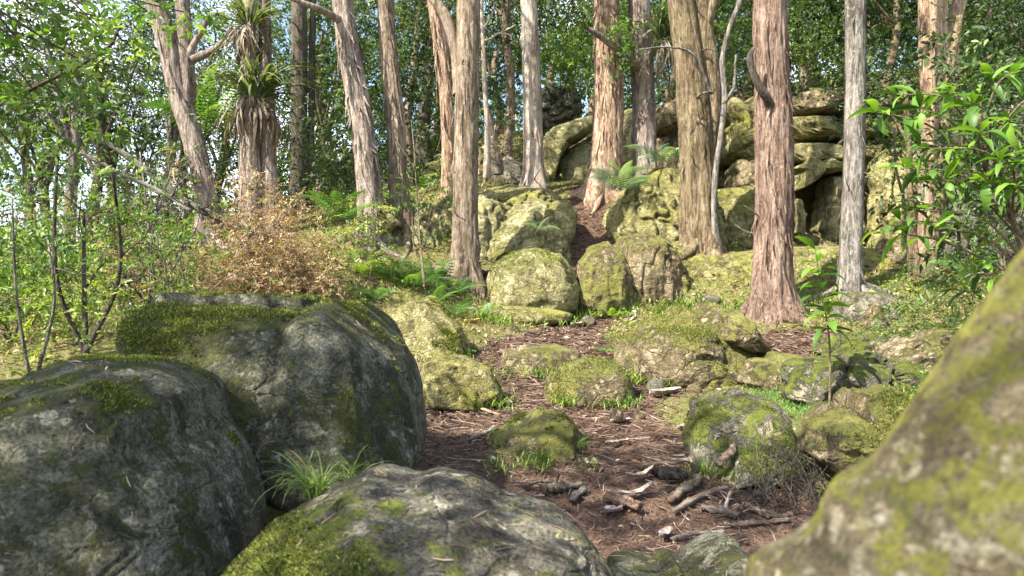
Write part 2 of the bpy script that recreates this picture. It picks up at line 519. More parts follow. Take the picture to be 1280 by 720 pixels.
def build_ground():
    def axis(lo, hi, c0, c1, n_in, n_out):
        a = np.linspace(c0, c1, n_in)
        l = c0 - (np.linspace(1, 0, n_out, endpoint=False) ** 2.2) * (c0 - lo)
        r = c1 + (np.linspace(0, 1, n_out + 1)[1:] ** 2.2) * (hi - c1)
        return np.concatenate([l, a, r])
    xs = axis(-150, 150, -6, 6, 260, 40); ys = axis(-120, 260, 1.5, 14, 300, 40)
    X, Y = np.meshgrid(xs, ys); x = X.ravel(); y = Y.ravel()
    xc = np.clip(x, -60, 60); yc = np.clip(y, -40, 90)
    z = H(xc, yc)
    pm = path_mask(x, y)
    z = z - 0.02 * pm
    nx, ny = len(xs), len(ys)
    i = np.arange(ny - 1)[:, None] * nx + np.arange(nx - 1)[None]
    q = np.stack([i, i + 1, i + nx + 1, i + nx], -1).reshape(-1, 4)
    m, nt = nodes_of('forest_floor'); b = NB(nt)
    tc = b.n('ShaderNodeTexCoord'); co = tc.outputs['Object']
    n1 = b.noise(co, 4, 8, 0.7); n2 = b.noise(co, 45, 6, 0.7); n3 = b.noise(co, 150, 4, 0.6)
    f = b.math('ADD', b.math('MULTIPLY', n2, 0.55), b.math('MULTIPLY', n3, 0.45))
    soil = b.ramp(f, [(0.38, (0.052, 0.032, 0.023)), (0.5, (0.138, 0.087, 0.062)), (0.62, (0.27, 0.185, 0.14))])
    litter = b.ramp(f, [(0.34, (0.07, 0.06, 0.025)), (0.5, (0.19, 0.17, 0.07)), (0.64, (0.36, 0.31, 0.16))])
    moss = b.ramp(f, [(0.34, (0.065, 0.075, 0.02)), (0.5, (0.155, 0.165, 0.05)), (0.66, (0.30, 0.295, 0.11))])
    off = b.mix(b.ramp(n1, [(0.44, 0.0), (0.58, 1.0)]), litter, moss)
    pmk = b.math('ADD', b.attr('path'), b.math('MULTIPLY', b.math('SUBTRACT', b.noise(co, 9, 6, 0.7), 0.5), 0.9))
    col = b.mix(b.ramp(pmk, [(0.35, 0.0), (0.6, 1.0)]), off, soil)
    nr = b.bump(b.math('ADD', n2, b.math('MULTIPLY', n3, 0.5)), 1.0, 0.035)
    b.out(b.bsdf(col, 0.95, nr, 0.1))
    o = link_mesh('ground', np.stack([x, y, z], -1), q, m, attrs={'path': pm})
    o['kind'] = 'structure'
    return o
build_ground()

# ------------------------------------------------------------------ boulders
def ico(sub):
    t = (1 + 5 ** 0.5) / 2
    V = norm(np.array([(-1, t, 0), (1, t, 0), (-1, -t, 0), (1, -t, 0), (0, -1, t), (0, 1, t), (0, -1, -t), (0, 1, -t), (t, 0, -1), (t, 0, 1), (-t, 0, -1), (-t, 0, 1)]))
    T = np.array([(0, 11, 5), (0, 5, 1), (0, 1, 7), (0, 7, 10), (0, 10, 11), (1, 5, 9), (5, 11, 4), (11, 10, 2), (10, 7, 6), (7, 1, 8), (3, 9, 4), (3, 4, 2), (3, 2, 6), (3, 6, 8), (3, 8, 9), (4, 9, 5), (2, 4, 11), (6, 2, 10), (8, 6, 7), (9, 8, 1)])
    for _ in range(sub):
        n = len(V)
        e = np.sort(np.concatenate([T[:, [0, 1]], T[:, [1, 2]], T[:, [2, 0]]]), 1)
        u, inv = np.unique(e[:, 0].astype(np.int64) * n + e[:, 1], return_inverse=True)
        inv = inv.reshape(-1)
        mid = norm(V[u // n] + V[u % n]); V = np.vstack([V, mid])
        a, b_, c = n + inv[:len(T)], n + inv[len(T):2 * len(T)], n + inv[2 * len(T):]
        T = np.concatenate([np.stack([T[:, 0], a, c], 1), np.stack([T[:, 1], b_, a], 1), np.stack([T[:, 2], c, b_], 1), np.stack([a, b_, c], 1)])
    return V, T
_icos = {}
SURF = {}

def boulder(name, label, cat, poly, D, dep, lean=0.15, sub=5, box=2.6, kind='grey', amp=0.05, freq=2.2, facets=5, fcut=0.12,
            moss=0.5, mbias=0.5, strata=0.0, flute=0.0, seed=0, group=None, parent=None, crack=0.0, mdir=(0, 0, 0), ftilt=0.0, fine=False, face=False, split=None):
    """A boulder whose cross-section across the line of sight follows poly (pixels of the photo at depth D, metres);
    it has real depth 2*dep, its top leaning back by `lean` per metre of height."""
    rng = np.random.default_rng(100 + seed)
    if sub not in _icos: _icos[sub] = ico(sub)
    d, T = _icos[sub]
    P = np.array([at(px, py, D)[[0, 2]] for px, py in poly])
    A = 0; cx = cz = 0
    for (x0, z0), (x1, z1) in zip(P, np.roll(P, -1, 0)):
        w = x0 * z1 - x1 * z0; A += w; cx += (x0 + x1) * w; cz += (z0 + z1) * w
    c = np.array([cx / (3 * A), cz / (3 * A)])
    # radius of the outline for each bearing
    ths = np.linspace(-math.pi, math.pi, 721)
    rr = np.zeros(721)
    dx, dz = np.cos(ths), np.sin(ths)
    for p0, p1 in zip(P - c, np.roll(P - c, -1, 0)):
        e = p1 - p0
        den = dx * e[1] - dz * e[0]
        den = np.where(abs(den) < 1e-9, 1e-9, den)
        t = (p0[0] * e[1] - p0[1] * e[0]) / den
        s = (p0[0] * dz - p0[1] * dx) / den
        ok = (t > 0) & (s >= -1e-6) & (s <= 1 + 1e-6)
        rr = np.where(ok, np.maximum(rr, t), rr)
    ker = np.hanning(5 if fine else 13); ker /= ker.sum()
    rr = np.convolve(np.concatenate([rr[-13:-1], rr, rr[1:13]]), ker, 'same')[12:-12]
    th = np.arctan2(d[:, 2], d[:, 0]); s = np.hypot(d[:, 0], d[:, 2]); cy = d[:, 1]
    nn = (s ** box + abs(cy) ** box) ** (1 / box)
    s2, c2 = s / nn, cy / nn
    size = math.sqrt(abs(A) / 2)
    planes = []
    for k in range(facets):
        n = norm(rng.normal(size=3) * np.array([1, 1.2, 0.8]))
        if n[1] > 0.2 and rng.random() < 0.5: n[1] *= -1
        planes.append((n, 1 - fcut * rng.uniform(0.4, 1.3)))
    so = np.array([seed * 3.7, seed * 1.3, 0])
    def shape(rr, full=True):
        r = np.interp(th, ths, rr)
        loc = np.stack([r * s2 * np.cos(th), dep * c2, r * s2 * np.sin(th)], -1)
        for n, h0 in planes:                                # flat broken faces
            h = (loc @ n).max() * h0
            over = np.maximum(loc @ n - h, 0)
            loc = loc - over[:, None] * n * 0.85
        loc[:, 1] += lean * loc[:, 2]
        if face:                                            # the rock is turned to face the viewer
            yv = norm(np.array([c[0], D, c[1] - CAMZ])); xv = norm(np.cross(yv, [0, 0, 1.0])); zv = np.cross(xv, yv)
            loc = loc @ np.stack([xv, yv, zv])
        W = loc + np.array([c[0], D, c[1]])
        q = W + so
        if not full: return W, q
        dirn = norm(loc / np.array([size, dep, size]))
        w3 = q + 0.35 * np.stack([fbm(q * 1.3 + 11, 3), fbm(q * 1.3 + 23, 3), fbm(q * 1.3 + 37, 3)], -1)
        disp = amp * (0.9 * fbm(q * freq, 6) + 0.22 * fbm(q * freq * 2.2, 5, True) * (0.3 + 1.2 * np.clip(fbm(q * 1.7 + 60, 2) + .3, 0, 1)) + 0.20 * fbm(q * freq * 7, 5))
        if strata:
            wv = w3[:, 2] * 11 / size ** 0.5 + 2.2 * fbm(q * 1.1, 3)
            disp = disp - strata * amp * 1.1 * sstep(0.75, 1.0, np.abs(np.sin(wv))) * sstep(-0.05, 0.35, fbm(q * 1.9 + 5, 3))
        if flute:
            ct, st_ = math.cos(ftilt), math.sin(ftilt)
            qf = np.stack([q[:, 0] * ct - q[:, 2] * st_, q[:, 1], q[:, 0] * st_ + q[:, 2] * ct], -1)
            gq = qf * np.array([4.2, 4.2, 0.7]) + 0.45 * fbm(q * 2, 2)[:, None]
            disp = disp + flute * amp * (0.7 * fbm(gq, 2) - 0.75 * sstep(0.22, 0.0, np.abs(perlin(gq * 1.25 + 7))))
        if crack:
            ck = np.abs(fbm(w3 * 0.9 + 40, 4)); disp = disp - crack * amp * sstep(0.05, 0.0, ck)
            ck = np.abs(fbm(w3 * np.array([1.6, 1.6, 3.0]) + 80, 3)); disp = disp - 0.6 * crack * amp * sstep(0.04, 0.0, ck)
        if split:                                           # an old joint running down the stone
            sx0 = split[0] + .10 * (W[:, 2] - .6) + .05 * fbm(q * 2.0 + 3, 3)
            disp = disp - split[2] * np.exp(-((W[:, 0] - sx0) / split[1]) ** 2) - split[3] * sstep(0.0, -.10, W[:, 0] - sx0) * (W[:, 1] < D)
        return W + dirn * disp[:, None], q
    # the outline is met by the whole rock, its bulge towards the viewer included
    cs = np.array([640 + c[0] / D * F, 360 - (c[1] - CAMZ) / D * F])
    pr = np.array([np.interp(t, ths, rr) for t in ths]) / D * F
    r_fit = rr.copy()
    nb = 120 if fine else 90
    for _ in range(4):
        W, q = shape(r_fit, False)
        dp = np.maximum(W[:, 1], 0.1)
        sx = 640 + W[:, 0] / dp * F - cs[0]; sy = -(360 - (W[:, 2] - CAMZ) / dp * F - cs[1])
        bins = ((np.arctan2(sy, sx) + math.pi) / (2 * math.pi) * nb).astype(int) % nb
        mx = np.zeros(nb); np.maximum.at(mx, bins, np.hypot(sx, sy))
        want = np.interp((np.arange(nb) + .5) / nb * 2 * math.pi - math.pi, ths, pr)
        ratio = np.where(mx > 0, want / np.maximum(mx, 1e-6), 1)
        ratio = np.clip(ratio, .75, 1.2)
        ext = np.concatenate([ratio[-2:], ratio, ratio[:2]]); ratio = np.convolve(ext, [.15, .2, .3, .2, .15], 'valid')
        r_fit = r_fit * np.interp(ths, (np.arange(-1, nb + 1) + .5) / nb * 2 * math.pi - math.pi, np.concatenate([ratio[-1:], ratio, ratio[:1]]))
    W, q = shape(r_fit)
    fn = np.cross(W[T[:, 1]] - W[T[:, 0]], W[T[:, 2]] - W[T[:, 0]])
    vn = np.zeros_like(W)
    for k in range(3): np.add.at(vn, T[:, k], fn)
    vn = norm(vn)
    ms = moss * 0.55 + mbias * 0.45 * vn[:, 2] + 0.55 * fbm(q * 1.6 + 30, 4) * (1 if moss < 1 else 0.5) - 0.05
    ms = np.clip(ms + ((W - np.array([c[0], D, c[1]])) / size) @ np.array(mdir), 0, 1.2)
    org = np.array([c[0], D, float(W[:, 2].min())])
    mat = rock_mat(kind)
    o = link_mesh(name, W, T, mat, parent, origin=org, attrs={'moss': ms})
    if parent is None: tag(o, label, cat, group)
    SURF[label or name + str(seed)] = (W, vn, ms, T)
    return o

B = boulder
B('boulder', 'big rounded boulder at the left edge, its top grey and mossy, its face dark', 'boulder',
  [(-190, 560), (-120, 505), (-40, 492), (0, 485), (40, 464), (90, 451), (160, 443), (220, 447), (255, 456), (278, 485), (297, 525), (313, 565), (327, 610), (330, 660), (318, 740), (300, 830), (100, 860), (-150, 830)],
  2.55, 0.75, 0.32, 7, 2.5, 'dark', 0.026, 2.6, 5, 0.08, 0.56, 0.75, 0.0, 0, 1, crack=0.25)
B('boulder', 'massive flat-topped boulder behind the left foreground boulder, dark face under a green mossy top', 'boulder',
  [(136, 480), (140, 405), (158, 372), (200, 362), (280, 366), (345, 368), (400, 368), (452, 374), (488, 392), (502, 420), (520, 455), (531, 495), (532, 545), (520, 590), (480, 625), (350, 650), (220, 650), (145, 600)],
  3.9, 0.85, 0.28, 7, 3.6, 'dark', 0.034, 1.7, 6, 0.09, 0.60, 1.0, 0.0, 0, 2, crack=0.3, split=(-1.10, .055, .09, .07))
B('boulder', 'low grey boulder in the bottom centre foreground, dappled with bright green moss on its left', 'boulder',
  [(240, 830), (255, 750), (278, 712), (312, 678), (360, 643), (410, 614), (442, 597), (480, 587), (540, 584), (592, 592), (642, 610), (692, 634), (726, 662), (748, 692), (768, 730), (790, 830), (700, 900), (400, 900)],
  2.0, 0.55, 0.6, 7, 2.3, 'grey', 0.03, 3.0, 5, 0.1, 1.02, 0.0, 0.0, 0, 3, crack=0.6, mdir=(-.5, -.7, -.45))
_near = B('boulder', 'blurred mossy boulder filling the bottom right corner, closest to the viewer', 'boulder',
  [(900, 860), (940, 725), (972, 672), (1012, 622), (1065, 582), (1108, 545), (1140, 495), (1165, 455), (1200, 400), (1240, 345), (1290, 284), (1400, 180), (1560, 160), (1750, 300), (1850, 700), (1800, 1200), (1500, 1500), (1100, 1400), (930, 1100)],
  0.55, 0.15, 0.0, 7, 2.3, 'near', 0.007, 9.0, 3, 0.05, 0.88, 0.1, 0, 0, 4, fine=True, face=True)
_lo = boulder('base', '', '', [(900, 1500), (1000, 1150), (1400, 1000), (1800, 1150), (1900, 1700), (1850, 3300), (800, 3300)],
  0.62, 0.26, 0.0, 5, 2.5, 'near', 0.02, 5.0, 3, 0.05, 0.6, 0.2, 0, 0, 70)
_lo.parent = _near; _lo.location = _lo.location - _near.location
B('stone', 'squat grey weathered stone at the bottom edge, right of the foreground boulder', 'stone',
  [(752, 760), (757, 705), (775, 694), (820, 692), (850, 685), (890, 679), (922, 680), (938, 697), (950, 760), (940, 800), (760, 800)],
  2.9, 0.3, 0.4, 6, 3.2, 'dark', 0.02, 4, 1, 0.05, 0.62, 0.2, 0.0, 0.8, 5)
B('rock', 'small tussocky moss rock alone in the middle of the brown path', 'rock',
  [(604, 585), (612, 545), (640, 522), (672, 512), (705, 516), (722, 534), (736, 552), (736, 588), (700, 600), (640, 600)],
  4.9, 0.3, 0.35, 5, 2.4, 'tan', 0.035, 5, 9, 0.18, 0.75, 0.5, 0.2, 0, 6)
B('rock', 'knobbly bright green rock right of the big flat-topped boulder', 'rock',
  [(522, 490), (526, 455), (548, 443), (580, 444), (612, 460), (626, 480), (629, 505), (600, 515), (540, 512)],
  6.0, 0.35, 0.3, 5, 2.4, 'olive', 0.045, 4, 10, 0.18, 0.7, 0.5, 0.3, 0, 7)
B('rock', 'sloping wedge of mossy rock above the knobbly green rock', 'rock',
  [(470, 440), (486, 392), (510, 377), (538, 369), (552, 376), (568, 400), (586, 425), (590, 448), (540, 470), (480, 470)],
  7.3, 0.5, 0.4, 5, 2.3, 'olive', 0.04, 3, 9, 0.18, 0.5, 0.4, 0.3, 0, 8)
B('rock', 'low flat ledge rock with a dark undercut, right of the wedge', 'rock',
  [(622, 455), (628, 438), (655, 431), (695, 430), (722, 438), (730, 456), (720, 478), (640, 478)],
  7.2, 0.4, 0.5, 5, 2.6, 'tan', 0.03, 4, 7, 0.18, 0.6, 0.5, 0.5, 0, 9)
B('rock', 'stump-shaped rock with a brown front and mossy left flank beside the path', 'rock',
  [(680, 500), (682, 470), (700, 455), (735, 446), (768, 450), (786, 466), (792, 490), (790, 512), (740, 520), (690, 518)],
  6.2, 0.38, 0.3, 5, 2.8, 'tan', 0.035, 4, 8, 0.18, 0.5, 1.0, 0.6, 0.3, 10)
B('rock', 'broad mossy outcrop on the right of the path below the red trunk', 'rock',
  [(764, 480), (772, 430), (798, 405), (845, 385), (895, 380), (925, 398), (950, 425), (975, 462), (980, 490), (900, 500), (800, 500)],
  7.25, 0.7, 0.8, 6, 2.4, 'tan', 0.07, 2.3, 6, 0.12, 0.85, 0.5, 0.5, 0, 11)
B('rock', 'dark blocky rock face jutting from the front of the broad mossy outcrop', 'rock',
  [(792, 478), (796, 425), (815, 412), (850, 410), (890, 416), (908, 436), (910, 470), (880, 488), (810, 488)],
  6.75, 0.28, 0.3, 5, 3.2, 'tan', 0.05, 3.5, 6, 0.14, 0.45, 1.3, 0.8, 0, 12)
B('rock', 'tilted mossy slab over a black hollow on the right end of the broad outcrop', 'rock',
  [(896, 425), (898, 392), (920, 386), (940, 402), (962, 432), (966, 444), (935, 440), (912, 432)],
  6.85, 0.3, 0.3, 5, 2.8, 'tan', 0.03, 4, 4, 0.14, 0.6, 0.8, 0.3, 0, 13)
B('rock', 'green and grey rock bulging at the right edge of the path by the grass patch', 'rock',
  [(852, 590), (856, 530), (862, 498), (890, 489), (930, 488), (965, 500), (985, 520), (985, 580), (940, 600), (870, 605)],
  4.7, 0.38, 0.5, 5, 2.4, 'grey', 0.04, 3.5, 7, 0.17, 0.75, 0.4, 0.4, 0, 14)
B('rock', 'bare grey slanting slab leaning against the green path-edge rock', 'rock',
  [(895, 600), (915, 562), (945, 530), (970, 520), (992, 540), (1004, 575), (1000, 610), (940, 618)],
  4.35, 0.22, 0.6, 5, 2.3, 'grey', 0.025, 4, 7, 0.18, 0.55, 0.3, 0.4, 0, 15)
B('rock', 'shaggy overhanging moss rock with a black underside near the blurred boulder', 'rock',
  [(998, 560), (1000, 518), (1020, 502), (1050, 496), (1070, 484), (1110, 486), (1140, 500), (1150, 540), (1110, 585), (1040, 590)],
  4.2, 0.35, 0.25, 5, 2.6, 'tan', 0.045, 4, 8, 0.18, 0.75, 0.6, 0.4, 0.5, 16)
B('rock', 'pale broken ledge of rock crossing behind the grass patch on the right', 'rock',
  [(972, 490), (976, 452), (1000, 443), (1050, 440), (1100, 444), (1150, 448), (1175, 470), (1170, 510), (1000, 512)],
  5.9, 0.4, 0.5, 5, 3.0, 'grey', 0.07, 3.5, 12, 0.17, 0.8, 0.7, 0.7, 0, 17, crack=1.2)
B('rock', 'mossy hump of rock at the right above the pale broken ledge', 'rock',
  [(1090, 470), (1095, 430), (1130, 418), (1180, 412), (1240, 420), (1260, 470), (1180, 490)],
  6.1, 0.5, 0.5, 5, 2.4, 'tan', 0.05, 3, 8, 0.18, 0.6, 0.5, 0.4, 0, 18)
B('rock', 'low lichened rock lying at the foot of the grey trunk', 'rock',
  [(1036, 408), (1040, 378), (1062, 366), (1095, 364), (1120, 372), (1126, 400), (1110, 418), (1050, 418)],
  8.9, 0.4, 0.4, 5, 2.8, 'grey', 0.035, 4, 8, 0.18, 0.4, 0.7, 0.4, 0, 19)
B('stone', 'short upright stone standing right of the seedling', 'stone',
  [(1076, 425), (1080, 392), (1090, 377), (1100, 378), (1108, 395), (1112, 425), (1090, 432)],
  8.3, 0.16, 0.1, 4, 2.6, 'tan', 0.025, 5, 3, 0.12, 0.5, 0.5, 0, 0, 20)

B('boulder', 'round yellow-green boulder in the sun at the centre of the clearing', 'boulder',
  [(606, 392), (607, 352), (614, 330), (636, 316), (670, 310), (700, 318), (718, 338), (725, 362), (722, 388), (700, 402), (630, 402)],
  10.1, 0.6, 0.2, 6, 2.6, 'pale', 0.055, 2.2, 7, 0.12, 0.72, 0.45, 0.5, 0, 21)
B('stone', 'yellow mossy plinth under the round sunlit boulder', 'stone',
  [(575, 398), (590, 380), (640, 380), (700, 384), (718, 392), (715, 402), (690, 408), (600, 405)],
  9.7, 0.35, 0.4, 5, 2.8, 'olive', 0.04, 3, 3, 0.12, 0.85, 0.5, 0.3, 0, 22)
B('boulder', 'golden-brown boulder just right of the round sunlit one', 'boulder',
  [(718, 385), (720, 330), (735, 308), (758, 300), (782, 318), (792, 350), (796, 392), (750, 402)],
  10.2, 0.45, 0.2, 6, 2.5, 'tan', 0.06, 2.6, 7, 0.14, 0.9, 0.6, 0.2, 0.4, 23)
B('boulder', 'tall boulder with a shaded brown right side beside the golden-brown boulder', 'boulder',
  [(760, 388), (764, 318), (775, 295), (810, 290), (838, 302), (852, 330), (864, 362), (868, 395), (810, 402)],
  10.4, 0.5, 0.2, 6, 2.6, 'tan', 0.07, 2.4, 8, 0.14, 0.8, 0.7, 0.2, 0.6, 24)
B('rock', 'long sloping ridge of furrowed grey-green rock behind the round sunlit boulder', 'rock',
  [(592, 345), (612, 290), (640, 258), (672, 246), (695, 262), (708, 290), (716, 320), (705, 345), (640, 360)],
  11.4, 0.7, 0.5, 6, 2.3, 'pale', 0.07, 2.0, 5, 0.12, 0.7, 0.5, 0.3, 1.1, 25, ftilt=0.7)
B('rock', 'yellow rock shoulder at the left side of the climbing trail', 'rock',
  [(672, 300), (676, 268), (692, 252), (712, 250), (722, 270), (718, 295), (708, 312)],
  11.6, 0.4, 0.3, 5, 2.4, 'pale', 0.05, 3, 3, 0.12, 0.6, 0.4, 0.3, 0, 26)
B('rock', 'pale sunlit rock left of the central trunk above the ferns', 'rock',
  [(458, 345), (466, 295), (490, 262), (528, 252), (556, 268), (566, 310), (555, 350), (490, 358)],
  11.2, 0.6, 0.4, 5, 2.4, 'pale', 0.09, 2.0, 5, 0.12, 0.5, 0.3, 0.2, 1.2, 27)
B('rock', 'fluted pale green rock directly behind the central trunk', 'rock',
  [(532, 352), (536, 270), (558, 244), (600, 242), (632, 258), (640, 300), (618, 355), (560, 365)],
  11.4, 0.6, 0.45, 5, 2.4, 'pale', 0.09, 2.0, 5, 0.12, 0.55, 0.4, 0.2, 1.3, 28)
B('rock', 'mossy mound of rock on the rise between the pale trunk and the central trunk', 'rock',
  [(560, 262), (580, 238), (640, 232), (690, 236), (710, 256), (690, 275), (600, 280)],
  13.2, 0.7, 0.5, 5, 2.4, 'olive', 0.09, 2.2, 4, 0.12, 0.6, 0.5, 0.3, 0, 29)
B('rock', 'small green rock at the foot of the two left-centre trunks', 'rock',
  [(452, 285), (456, 262), (475, 252), (498, 262), (505, 285), (480, 295)],
  10.7, 0.35, 0.3, 5, 2.5, 'olive', 0.04, 3, 3, 0.12, 0.7, 0.4, 0, 0, 30)
B('rock', 'mossy fluted rock slope on the right of the climbing trail', 'rock',
  [(750, 300), (758, 262), (785, 228), (822, 208), (862, 214), (892, 240), (905, 285), (900, 325), (820, 332), (770, 318)],
  12.0, 0.7, 0.45, 6, 2.3, 'olive', 0.10, 1.6, 4, 0.12, 0.75, 0.3, 0.1, 1.2, 31, ftilt=-0.35)
B('rock_slope', 'wide bright yellow-green mossy slope behind the red and grey trunks', 'rock slope',
  [(836, 375), (840, 322), (870, 310), (930, 312), (1000, 308), (1080, 305), (1140, 318), (1165, 350), (1160, 385), (1060, 398), (900, 396)],
  10.9, 0.7, 0.8, 6, 2.8, 'olive', 0.06, 1.6, 3, 0.08, 0.85, 0.3, 0.15, 0.9, 32)
B('rock_slope', 'broad fluted bank of green rock that the central trunk and furrowed ridge lean on', 'rock slope',
  [(440, 360), (455, 295), (490, 262), (540, 242), (610, 236), (680, 238), (716, 262), (722, 320), (690, 362), (560, 372)],
  12.2, 0.9, 0.6, 6, 2.8, 'olive', 0.11, 1.5, 5, 0.1, 0.6, 0.3, 0.2, 1.2, 54, ftilt=0.3, crack=1)
B('rock_slope', 'low shelf of mossy rock joining the tall shaded boulder to the bright slope', 'rock slope',
  [(690, 395), (705, 345), (745, 312), (800, 296), (860, 300), (890, 330), (892, 395), (800, 408)],
  11.1, 0.6, 0.5, 5, 2.8, 'olive', 0.09, 1.8, 6, 0.12, 0.6, 0.4, 0.3, 0.6, 55, crack=1)
B('rock', 'flat mossy slab sunk in the ground left of the seedling', 'rock',
  [(905, 470), (925, 448), (960, 440), (1000, 444), (1020, 462), (1015, 485), (940, 488)],
  6.6, 0.4, 0.5, 5, 3.0, 'tan', 0.05, 3.5, 7, 0.16, 0.75, 0.5, 0.4, 0, 56)
B('rock', 'low broken slab half buried at the upper end of the path', 'rock',
  [(1010, 440), (1030, 420), (1075, 416), (1120, 424), (1130, 445), (1070, 455)],
  7.4, 0.4, 0.5, 5, 3.0, 'grey', 0.05, 3.5, 7, 0.16, 0.7, 0.5, 0.6, 0, 57)
B('rock', 'mossy half-buried rock between the shaggy overhanging rock and the blurred boulder', 'rock',
  [(1085, 560), (1095, 515), (1130, 498), (1180, 500), (1215, 540), (1200, 600), (1110, 600)],
  4.6, 0.35, 0.4, 5, 2.6, 'dark', 0.05, 3.5, 7, 0.14, 0.7, 0.6, 0.3, 0, 58)
# the cliff
CL = 'cliff_block'
B(CL, 'squarish cliff block with a bright yellow-green face left of the red trunk', 'cliff block',
  [(888, 205), (890, 140), (905, 124), (950, 122), (962, 150), (962, 205), (920, 215)],
  15.0, 0.9, 0.1, 5, 4.0, 'olive', 0.06, 1.8, 3, 0.08, 0.75, 0.2, 0.8, 0, 33, crack=1.2)
B(CL, 'topmost brown ledge of the cliff between red and grey trunks', 'cliff block',
  [(956, 155), (962, 132), (990, 118), (1030, 110), (1090, 118), (1130, 138), (1134, 156), (1050, 160)],
  15.2, 1.0, 0.2, 5, 3.6, 'tan', 0.10, 1.9, 8, 0.14, 0.5, 0.3, 0.9, 0, 34, crack=1.2)
B(CL, 'middle ledge of the cliff between red and grey trunks, pale yellow-green', 'cliff block',
  [(950, 186), (953, 156), (985, 148), (1060, 150), (1120, 148), (1142, 160), (1142, 186), (1040, 190)],
  14.8, 1.0, 0.15, 5, 4.2, 'olive', 0.08, 2.0, 8, 0.12, 0.5, 0.3, 0.6, 0, 64, crack=1.2)
B(CL, 'lowest ledge of the cliff right above the cave roof', 'cliff block',
  [(956, 214), (954, 186), (990, 180), (1060, 182), (1120, 182), (1140, 194), (1134, 214), (1040, 216)],
  14.5, 0.9, 0.1, 5, 4.2, 'pale', 0.07, 2.0, 8, 0.12, 0.45, 0.3, 0.6, 0, 65, crack=1.2)
B(CL, 'broad shadowed cliff shelf behind the upper blocks, under the skyline trees', 'cliff block',
  [(800, 250), (805, 150), (880, 118), (1000, 108), (1140, 118), (1230, 150), (1240, 250), (1100, 262), (900, 262)],
  17.0, 1.0, 0.15, 6, 3.6, 'tan', 0.2, 1.5, 7, 0.1, 0.45, 0.3, 0.9, 0, 53, crack=1.2)
B(CL, 'grey lintel block roofing the black cave in the cliff', 'cliff block',
  [(976, 248), (980, 214), (1000, 200), (1040, 198), (1058, 206), (1052, 216), (1020, 224), (1000, 238)],
  14.2, 0.8, 0.1, 5, 3.0, 'olive', 0.06, 2.2, 4, 0.12, 0.45, 0.5, 0.6, 0, 35)
B(CL, 'smooth leaning slab of cliff right of the cave behind the grey trunk', 'cliff block',
  [(1012, 290), (1018, 240), (1030, 222), (1062, 218), (1078, 240), (1078, 300), (1050, 312), (1022, 306)],
  14.0, 0.6, 0.15, 5, 3.4, 'pale', 0.05, 2.0, 3, 0.1, 0.35, 0.3, 0.3, 0.4, 36)
B(CL, 'wide plain cliff wall to the right of the grey trunk', 'cliff block',
  [(1058, 325), (1060, 212), (1080, 192), (1130, 186), (1190, 195), (1215, 250), (1210, 335), (1120, 345)],
  13.9, 0.9, 0.15, 6, 3.8, 'olive', 0.09, 1.6, 4, 0.1, 0.25, 0.2, 0.5, 0.3, 37, crack=1)
B(CL, 'dark squared rock perched in the cliff left of the red trunk', 'cliff block',
  [(906, 240), (908, 212), (922, 200), (952, 200), (962, 215), (960, 242), (940, 248)],
  13.4, 0.5, 0.1, 5, 3.6, 'tan', 0.04, 3, 4, 0.12, 0.3, 0.8, 0.5, 0, 38)
B(CL, 'green shaded rock bank low in the cliff left of the red trunk', 'cliff block',
  [(870, 325), (874, 262), (895, 236), (950, 232), (985, 250), (995, 315), (940, 330)],
  12.6, 0.7, 0.4, 5, 2.6, 'olive', 0.08, 2.0, 3, 0.1, 0.65, 0.3, 0.4, 0.4, 39)
B(CL, 'narrow broken pillar of rock at the left jamb of the cave', 'cliff block',
  [(984, 296), (986, 256), (996, 246), (1006, 262), (1004, 290), (996, 306)],
  13.6, 0.4, 0.1, 5, 3.2, 'pale', 0.05, 2.6, 4, 0.14, 0.3, 0.3, 0.5, 0, 40)
B(CL, 'thin sill of rock across the bottom of the cave mouth', 'cliff block',
  [(980, 318), (984, 298), (1010, 292), (1045, 304), (1070, 318), (1030, 328)],
  13.2, 0.5, 0.4, 5, 2.8, 'tan', 0.05, 2.6, 4, 0.12, 0.5, 0.4, 0.4, 0, 41)
B(CL, 'curved arching slab of yellow rock sweeping down between the pale and orange trunks', 'cliff block',
  [(672, 235), (674, 178), (690, 160), (720, 148), (745, 142), (750, 155), (742, 166), (718, 178), (702, 196), (694, 222), (688, 242)],
  15.6, 0.6, 0.1, 6, 3.0, 'pale', 0.05, 2.0, 2, 0.06, 0.5, 0.3, 0.3, 0, 42)
B(CL, 'plump yellow boulder tucked below the curved arching slab', 'cliff block',
  [(694, 240), (697, 205), (712, 186), (738, 170), (762, 172), (770, 210), (766, 250), (720, 254)],
  15.9, 0.7, 0.2, 5, 2.6, 'pale', 0.07, 1.8, 3, 0.1, 0.5, 0.3, 0.2, 0, 43)
B(CL, 'dark layered outcrop on the skyline right of the pale trunk', 'cliff block',
  [(655, 175), (660, 130), (676, 112), (705, 106), (724, 116), (728, 140), (718, 162), (690, 178)],
  19.0, 0.9, 0.1, 5, 3.4, 'dark', 0.16, 1.5, 6, 0.12, 0.25, 0.3, 1.2, 0, 44, crack=1)
B(CL, 'sunlit yellow rock wall seen between the orange trunk and its reddish neighbour', 'cliff block',
  [(758, 225), (762, 160), (775, 140), (805, 135), (828, 150), (832, 215), (800, 235)],
  16.2, 0.7, 0.1, 5, 3.2, 'pale', 0.07, 1.8, 3, 0.1, 0.55, 0.3, 0.5, 0, 45)
